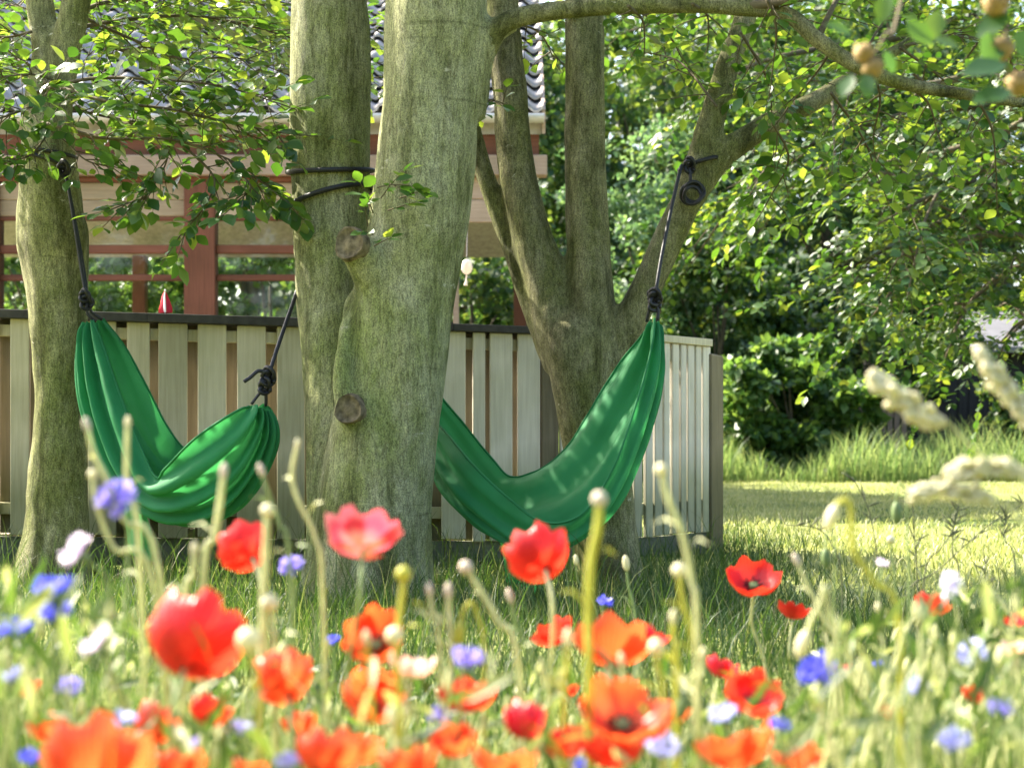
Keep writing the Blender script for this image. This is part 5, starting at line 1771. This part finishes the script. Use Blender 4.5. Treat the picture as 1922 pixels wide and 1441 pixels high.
# stalks with seed capsules and buds: (points, Y, head radius px, head shape, stem, head material, stem width px, label)
round_me = {k: ovoid_mesh('capsule', k, sphere_prof(1, -1.1, 1.0, 8), 10) for k in ('bud_cream', 'bud_pink', 'bud_green', 'stem_yellow')}
long_me = {k: ovoid_mesh('bud', k, sphere_prof(.62, -1.3, 1.25, 8, .1), 10) for k in ('bud_cream', 'bud_pink', 'bud_green', 'stem_yellow')}
ST = [
    ([(163, 797), (176, 850), (200, 900), (232, 975), (300, 1080)], 1.7, 12, 'l', 'stem_pale', 'bud_pink', 14, 'pinkish bud on a leaning stalk before the left side of the left hammock'),
    ([(240, 793), (238, 850), (240, 930), (262, 1040)], 1.75, 10, 'l', 'stem_pale', 'bud_cream', 14, 'cream bud on an upright stalk in front of the left hammock'),
    ([(174, 890), (180, 940), (215, 1030), (290, 1110)], 1.7, 9, 'r', 'stem_pale', 'bud_cream', 12, 'small round bud on a bent stalk left of the lavender cornflower'),
    ([(420, 884), (412, 950), (402, 1010), (380, 1110)], 1.7, 13, 'l', 'stem_pale', 'bud_pink', 17, 'pinkish bud on a thick stalk right of the left hammock'),
    ([(558, 833), (548, 890), (560, 940), (592, 1010), (606, 1120)], 1.8, 8, 'l', 'stem_pale', 'bud_cream', 11, 'slender white bud on a crooked stalk beside the thick trunk'),
    ([(490, 882), (505, 930), (525, 985), (545, 1080)], 1.8, 11, 'l', 'stem_green', 'bud_pink', 10, 'lilac tipped bud right of the left hammock'),
    ([(1241, 881), (1252, 930), (1280, 1000), (1298, 1090), (1308, 1200)], 1.55, 12, 'r', 'stem_pale', 'bud_cream', 15, 'tall pale stalk with small round bud before the pale end of the fence'),
    ([(1125, 936), (1122, 990), (1108, 1060), (1104, 1180), (1106, 1300)], 1.45, 15, 'r', 'stem_yellow', 'bud_pink', 22, 'thick yellow green stalk with a fluffy round head before the right hammock'),
    ([(874, 1064), (900, 1105), (935, 1165), (975, 1260)], 1.7, 13, 'r', 'stem_pale', 'bud_pink', 15, 'round bud on a slanting stalk left of the round red poppy'),
    ([(757, 1076), (756, 1110), (748, 1170), (744, 1260)], 1.6, 15, 'r', 'stem_yellow', 'stem_yellow', 16, 'yellow round bud on a yellow stalk below the pink poppy'),
    ([(842, 1108), (842, 1150), (846, 1230)], 1.7, 13, 'l', 'stem_pale', 'bud_pink', 14, 'taller one of two pale buds side by side before the grass'),
    ([(806, 1106), (812, 1150), (826, 1230)], 1.7, 11, 'l', 'stem_pale', 'bud_pink', 11, 'slimmer one of two pale buds side by side before the grass'),
    ([(1175, 1056), (1180, 1100), (1192, 1150), (1200, 1240)], 3.0, 12, 'l', 'stem_green', 'bud_cream', 6, 'sharp small cream capsule on a thin stalk before the forked beech foot'),
    ([(1081, 1050), (1085, 1090), (1110, 1120), (1130, 1200)], 3.2, 8, 'l', 'stem_green', 'bud_cream', 3, 'thin crooked stalk with a small capsule beside the thick yellow stalk'),
    ([(957, 1118), (968, 1165), (1000, 1245), (1012, 1330)], 2.0, 12, 'l', 'stem_green', 'bud_pink', 10, 'blue tipped bud leaning left under the round red poppy'),
    ([(1275, 1070), (1280, 1120), (1300, 1200), (1310, 1300)], 1.6, 14, 'r', 'stem_yellow', 'bud_cream', 13, 'cream bud behind the tall pale stalk at the fence end'),
    ([(1264, 1158), (1264, 1200), (1270, 1270)], 1.6, 12, 'l', 'stem_yellow', 'bud_cream', 16, 'blunt yellow green bud right of the crimson poppy'),
    ([(506, 1130), (510, 1170), (516, 1260)], 1.6, 17, 'r', 'stem_pale', 'bud_cream', 14, 'round whitish capsule right of the largest red poppy'),
    ([(466, 1200), (474, 1250), (486, 1340)], 1.35, 23, 'r', 'stem_yellow', 'bud_cream', 15, 'big cream capsule touching the largest red poppy'),
    ([(740, 1192), (744, 1240), (750, 1330)], 1.5, 17, 'r', 'stem_yellow', 'bud_cream', 12, 'cream round bud in front of the orange poppy under the pink one'),
    ([(688, 1196), (692, 1240), (700, 1330)], 1.5, 12, 'l', 'stem_yellow', 'bud_cream', 10, 'cream small bud overlapping the middle of an orange poppy'),
    ([(1232, 1214), (1236, 1260), (1246, 1340)], 1.5, 16, 'r', 'stem_yellow', 'bud_cream', 11, 'cream capsule overlapping the crimson poppy'),
    ([(1066, 1197), (1064, 1250), (1058, 1340)], 1.5, 15, 'l', 'stem_yellow', 'bud_cream', 13, 'cream bud at the left rim of the wide orange bowl'),
    ([(1166, 1237), (1168, 1270), (1172, 1340)], 1.6, 11, 'l', 'stem_pale', 'bud_cream', 9, 'small white bud at the foot of the wide orange bowl'),
    ([(502, 958), (500, 1000), (496, 1080), (492, 1200), (488, 1330)], 1.6, 13, 'r', 'stem_pale', 'bud_cream', 19, 'thick straight stalk with a ragged head in front of the red pleated poppy'),
    ([(1495, 1050), (1510, 1085), (1545, 1160), (1580, 1260)], 2.0, 11, 'l', 'stem_pale', 'bud_pink', 10, 'faded bud on a slanting stalk right of the clear red poppy'),
    ([(1672, 1012), (1674, 1040), (1680, 1120)], 3.2, 8, 'r', 'stem_green', 'bud_cream', 3, 'tiny cream daisy-like head on a thin stalk before the lawn'),
    ([(1648, 1140), (1650, 1180), (1660, 1260)], 2.0, 9, 'l', 'stem_pale', 'bud_cream', 7, 'small white bud low in the middle of the right-hand meadow'),
    ([(1320, 1225), (1318, 1260), (1310, 1340)], 1.7, 10, 'l', 'stem_pale', 'bud_cream', 9, 'small pale bud left of the half-closed crimson poppy'),
    ([(735, 1345), (738, 1390), (742, 1460)], 1.3, 17, 'l', 'stem_pale', 'bud_cream', 12, 'white bud in front of the streaky orange poppy'),
    ([(212, 1150), (208, 1190), (204, 1260)], 1.8, 8, 'l', 'stem_pale', 'bud_pink', 7, 'tiny pink bud on a thin stalk above the faded lilac cornflower'),
    ([(365, 1030), (362, 1080), (346, 1170)], 1.7, 12, 'l', 'stem_pale', 'bud_cream', 15, 'pale blunt stalk left of the red pleated poppy'),
]
for pts, Y, hr_, shp, sm, hm, sw, lab in ST:
    pp = [P(x, y, Y) for x, y in pts]
    last = pp[-1]
    gx_, gy_ = last.x + (pp[-1].x - pp[-2].x) * .6, Y + .03
    r = root('flower_stalk', (gx_, gy_, 0), lab, 'flower bud')
    rad = sw / 2 / F * Y * .72
    allp = pp + [Vector((gx_, gy_, -.01))]
    wpart('stem', *tube(allp, [rad * .8] + [rad] * (len(allp) - 1), 8, 5), sm, r)
    ax = (pp[0] - pp[1]).normalized()
    link('bud' if shp == 'l' else 'capsule', (long_me if shp == 'l' else round_me)[hm], None, r, head_matrix(r, pp[0], ax, 0, hr_ / F * Y))
    for k in range(2 if sw > 6 else 1):
        i_ = min(len(pp) - 2, 1 + k)
        b_ = pp[i_].lerp(pp[i_ + 1], R.uniform(.2, .9))
        d_ = Vector((R.choice((-1, 1)) * R.uniform(.5, 1), R.uniform(-.5, .5), R.uniform(.5, 1.2))) * .028
        s_ = Vector((.0012, .001, .001))
        wpart('leaf', [b_, b_ + d_ * .5 + s_, b_ + d_ * .5 - s_, b_ + d_ + Vector((0, 0, -.015))], [(0, 1, 2), (1, 3, 2)], sm, r)

# nodding buds: hooked stalks
NB = [([(1562, 968), (1572, 945), (1590, 938), (1598, 960), (1602, 1030), (1640, 1090), (1690, 1200)], 1.6, 21, 'stem_yellow', 'bud_cream', 15, 'yellow nodding bud on a hooked stalk against the bright lawn'),
      ([(1683, 960), (1682, 930), (1690, 908), (1700, 930), (1703, 1010), (1706, 1120)], 2.6, 17, 'stem_green', 'bud_green', 5, 'dark green nodding bud on a thin hooked stalk against the bright lawn'),
      ([(1508, 1205), (1522, 1165), (1540, 1130), (1548, 1100), (1562, 1170), (1600, 1280)], 1.6, 22, 'stem_pale', 'bud_cream', 13, 'pale nodding bud beside the large blue cornflower'),
      ([(862, 1185), (868, 1150), (884, 1130), (898, 1160), (910, 1260)], 1.7, 19, 'stem_yellow', 'stem_yellow', 9, 'yellow nodding bud left of the slanting stalk'),
      ([(1282, 1320), (1290, 1285), (1302, 1265), (1312, 1300), (1310, 1400)], 1.6, 22, 'stem_pale', 'bud_green', 8, 'grey green nodding bud right of the big ruffled orange poppy'),
      ([(1550, 1045), (1548, 1015), (1556, 998), (1566, 1015), (1566, 1100)], 2.6, 15, 'stem_green', 'bud_green', 4, 'small green nodding bud under the yellow nodding one')]
for pts, Y, hr_, sm, hm, sw, lab in NB:
    pp = [P(x, y, Y) for x, y in pts]
    last = pp[-1]
    r = root('nodding_bud', (last.x, Y + .02, 0), lab, 'flower bud')
    rad = sw / 2 / F * Y * .72
    wpart('stem', *tube(pp + [Vector((last.x, Y + .02, -.01))], rad, 8, 5), sm, r)
    link('bud', long_me[hm], None, r, head_matrix(r, pp[0] + (pp[0] - pp[1]) * .1, pp[0] - pp[1], 0, hr_ / F * Y))

# feathery grass plumes on the right
lens_me = ovoid_mesh('spikelet', 'plume', sphere_prof(.34, 0, 1, 5), 6)
PL = [([(1648, 712), (1690, 742), (1735, 775), (1775, 790)], [(1775, 790), (1815, 830), (1850, 862), (1930, 960)], 1.7, 26, 1.0, 'pale feathery grass plume leaning left before the dark shed'),
      ([(1842, 665), (1870, 705), (1905, 750), (1940, 800)], [(1940, 800), (1990, 880), (2040, 1000)], 1.7, 20, .8, 'pale grass plume entering from the right edge below the hanging boughs'),
      ([(1790, 880), (1830, 872), (1880, 870), (1930, 885)], [(1930, 885), (1980, 940), (2020, 1040)], 1.6, 18, .75, 'upper pale grass plume lying across the far lawn edge'),
      ([(1722, 922), (1770, 912), (1820, 918), (1870, 935)], [(1870, 935), (1920, 985), (1950, 1080)], 1.6, 18, .75, 'lower pale grass plume lying across the sunlit lawn')]
for hp, sp, Y, k_, sz, lab in PL:
    last = P(*sp[-1], Y)
    r = root('grass_plume', (last.x, Y + .02, 0), lab, 'grass plume')
    wpart('stem', *tube([P(x, y, Y) for x, y in hp + sp[1:]] + [Vector((last.x, Y + .02, -.01))], [.0009] * len(hp) + [.0016] * len(sp), 6, 4), 'stem_pale', r)
    C = [Vector(c[:3]) for c in catmull([P(x, y, Y) for x, y in hp], 10)]
    V, Fc = [], []
    for i in range(k_ * 8):
        t = R.random()
        j = min(len(C) - 2, int(t * (len(C) - 1)))
        d_ = (C[j] - C[j + 1]).normalized()
        ax = (d_ + rv(.45)).normalized()
        mt = Matrix.Translation(C[j].lerp(C[j + 1], R.random()) + rv(.0025 + .0055 * math.sin(t * 3.1)) + Vector((0, 0, -.003))) @ ax.to_track_quat('Z', 'Y').to_matrix().to_4x4() @ Matrix.Scale(.0125 * sz * R.uniform(.7, 1.3), 4)
        o_ = len(V)
        V += [mt @ v.co for v in lens_me.vertices]
        Fc += [tuple(q + o_ for q in p_.vertices) for p_ in lens_me.polygons]
    o = wpart('panicle', V, Fc, 'plume', r)
    o['kind'] = 'stuff'

# thin dark seed stalks on the right
DS = [([(1655, 1150), (1648, 1060), (1640, 1000), (1628, 950), (1600, 895)], 'branched dark stalk leaning left, tallest in front of the lawn shadow'),
      ([(1722, 1180), (1722, 1100), (1718, 1030), (1712, 930)], 'straight dark stalk beside the dark nodding bud'),
      ([(1735, 1080), (1765, 1030), (1785, 1000), (1800, 950)], 'dark stalk crossing to the right over the bright lawn'),
      ([(1800, 1080), (1788, 1040), (1790, 990), (1800, 940)], 'dark stalk with a curved tip before the bright lawn'),
      ([(1905, 1060), (1885, 1010), (1890, 960)], 'short dark stalk near the right edge against the lawn'),
      ([(1850, 1170), (1848, 1110), (1850, 1060)], 'dark stalk with a small round seed head near the right edge'),
      ([(1580, 1090), (1560, 1020), (1530, 990), (1475, 985)], 'arching dark stalk bent towards the fence end'),
      ([(1700, 1120), (1760, 1070), (1850, 990), (1920, 945)], 'long dark stalk slanting up to the right edge')]
for pts, lab in DS:
    Y = 3.6
    pp = [P(x, y, Y) for x, y in pts]
    r = root('dark_stalk', (pp[0].x, Y + .02, 0), lab, 'grass stalk')
    parts = [tube([Vector((pp[0].x, Y + .02, -.01))] + pp, list(np.linspace(.0017, .0011, len(pp) + 1)), 5, 5)]
    C = catmull(pp, 6)
    for k in range(9):
        c_ = Vector(C[R.randrange(len(C) // 2, len(C))])
        d_ = Vector((R.uniform(-1, 1), R.uniform(-.3, .3), R.uniform(.2, 1))).normalized()
        parts.append(tube([c_, c_ + d_ * .012, c_ + d_ * R.uniform(.022, .04)], [.0006, .0019, .0005], 5, 2))
    wpart('stalk', *join(parts), 'stalk_dark', r)

# ------------------------------------------------------------------ mass of stems and leaves under the flowers
Vs, Ts, off = [], [], 0


def add_blades(n_, y0, y1, hfun, wd0, lean, spread=.36, pw=1.0, dens=None):
    global off
    xs, ys = wedge_xy(n_, y0, y1, pw, spread)
    px = CX + xs / ys * F
    if dens is not None:
        k_ = rng.random(n_) < dens(px)
        xs, ys, px = xs[k_], ys[k_], px[k_]
    h = hfun(px, ys, len(xs))
    k_ = h > .03
    xs, ys, h = xs[k_], ys[k_], h[k_]
    v, t = blades(len(xs), xs, ys, h, wd0 * (.6 + .8 * rng.random(len(xs))), lean)
    Vs.append(v)
    Ts.append(t + off)
    off += len(v)


env_x = [-400, 0, 120, 250, 420, 560, 660, 760, 900, 1050, 1180, 1300, 1450, 1540, 1640, 1800, 1922, 2300]
env_y = [1130, 1150, 1210, 1230, 1300, 1290, 1340, 1350, 1340, 1330, 1330, 1340, 1350, 1270, 1230, 1200, 1160, 1110]


def top_h(px, ys, n_):
    yy = np.interp(px, env_x, env_y) + np.abs(rng.normal(size=n_)) * 75 - 35
    return np.maximum(0, CZ - (yy - HY) / F * ys)


dens = lambda px: np.interp(px, [-400, 300, 600, 1300, 1500, 2300], [1, .95, .7, .65, .95, 1])
dens_near = lambda px: np.interp(px, [-400, 150, 420, 560, 1350, 1560, 2300], [.75, .6, .35, .2, .2, .45, .5])
add_blades(2700, 1.75, 2.9, top_h, .0034, .30, dens=dens)
add_blades(2300, 1.75, 2.9, top_h, .0024, .12, dens=dens)
add_blades(900, 1.15, 1.75, top_h, .0028, .25, dens=dens_near)
add_blades(600, 1.3, 2.3, lambda px, ys, n_: np.maximum(0, CZ - (np.interp(px, env_x, env_y) - 90 + np.abs(rng.normal(size=n_)) * 60 - HY) / F * ys), .0020, .22, dens=dens)
mo = link('meadow_plants', fast_mesh('meadow_plants', np.concatenate(Vs), np.concatenate(Ts)), 'meadow')
tag(mo, 'mass of pale green stems and narrow leaves under the flowers', 'meadow', kind='stuff')
st_parts = []
for i in range(360):
    Y = R.uniform(1.5, 2.4)
    px = R.uniform(-150, 2080)
    if R.random() > float(dens_near(np.array([px]))[0]) * .8 + .3:
        continue
    yt = float(np.interp(px, env_x, env_y)) + R.uniform(-70, 150)
    top = P(px, yt, Y)
    foot = Vector((top.x + R.choice((R.uniform(-.08, .08), R.uniform(-.26, .26))), Y + R.uniform(-.05, .05), -.01))
    mid = top.lerp(foot, .45) + Vector((R.uniform(-.025, .025), 0, 0))
    r_ = R.uniform(.0010, .0024)
    st_parts.append(tube([foot, mid, top.lerp(mid, .2) + Vector((R.uniform(-.008, .008), 0, 0)), top], [r_, r_, r_ * .8, r_ * .6], 6, 4))
    if R.random() < .7:
        k_ = r_ * R.uniform(1.6, 3.0)
        st_parts.append(tube([top + Vector((0, 0, -.004)), top + Vector((0, 0, .004)), top + Vector((0, 0, .013)), top + Vector((0, 0, .02))], [r_ * .6, k_, k_ * .8, .0006], 7, 3))
mo = link('meadow_stems', py_mesh('meadow_stems', *join(st_parts)), 'stem_pale')
tag(mo, 'pale blurred stems standing thick among the nearest flowers', 'meadow', kind='stuff')
# narrow side leaves of the cornflowers, standing off the stems
lv = Leaves()
for i in range(3000):
    Y = R.uniform(1.3, 2.9)
    px = R.uniform(-250, 2150)
    if R.random() > float((dens if Y > 1.75 else dens_near)(np.array([px]))[0]):
        continue
    yt = float(np.interp(px, env_x, env_y)) + R.uniform(-60, 260)
    c_ = P(px, yt, Y)
    if c_.z < .03:
        continue
    ax = Vector((R.uniform(-1, 1), R.uniform(-1, 1), R.uniform(.1, 1.6)))
    lv.add(c_, ax, rv(1) + Vector((0, 0, .6)), R.uniform(.02, .06))
p, a, n, s = lv.arrays()
V, T = leaf_verts(p, a, n, s, LT * np.array([1, .30, 1]), LTF)
mo = link('meadow_leaves', fast_mesh('meadow_leaves', V, T), 'meadow')
tag(mo, 'narrow pale leaves filling the meadow between the flower stems', 'meadow', kind='stuff')

# ------------------------------------------------------------------ groups of repeats
GROUPS = {'poppy': 'poppies in the meadow', 'cornflower': 'cornflowers in the meadow', 'flower_stalk': 'bud and seed stalks in the meadow', 'nodding_bud': 'nodding buds in the meadow',
          'grass_plume': 'pale grass plumes', 'dark_stalk': 'thin dark seed stalks', 'hammock': 'green hammocks', 'beech_tree': 'beeches by the fence', 'forked_beech_tree': 'beeches by the fence',
          'hazel_shrub': 'shrubs behind the garden', 'elder_shrub': 'shrubs behind the garden', 'laurel_shrub': 'shrubs behind the garden', 'rhododendron_bush': 'shrubs behind the garden'}
for o in sc.objects:
    g_ = GROUPS.get(o.name.split('.')[0])
    if g_ and o.parent is None:
        o['group'] = g_
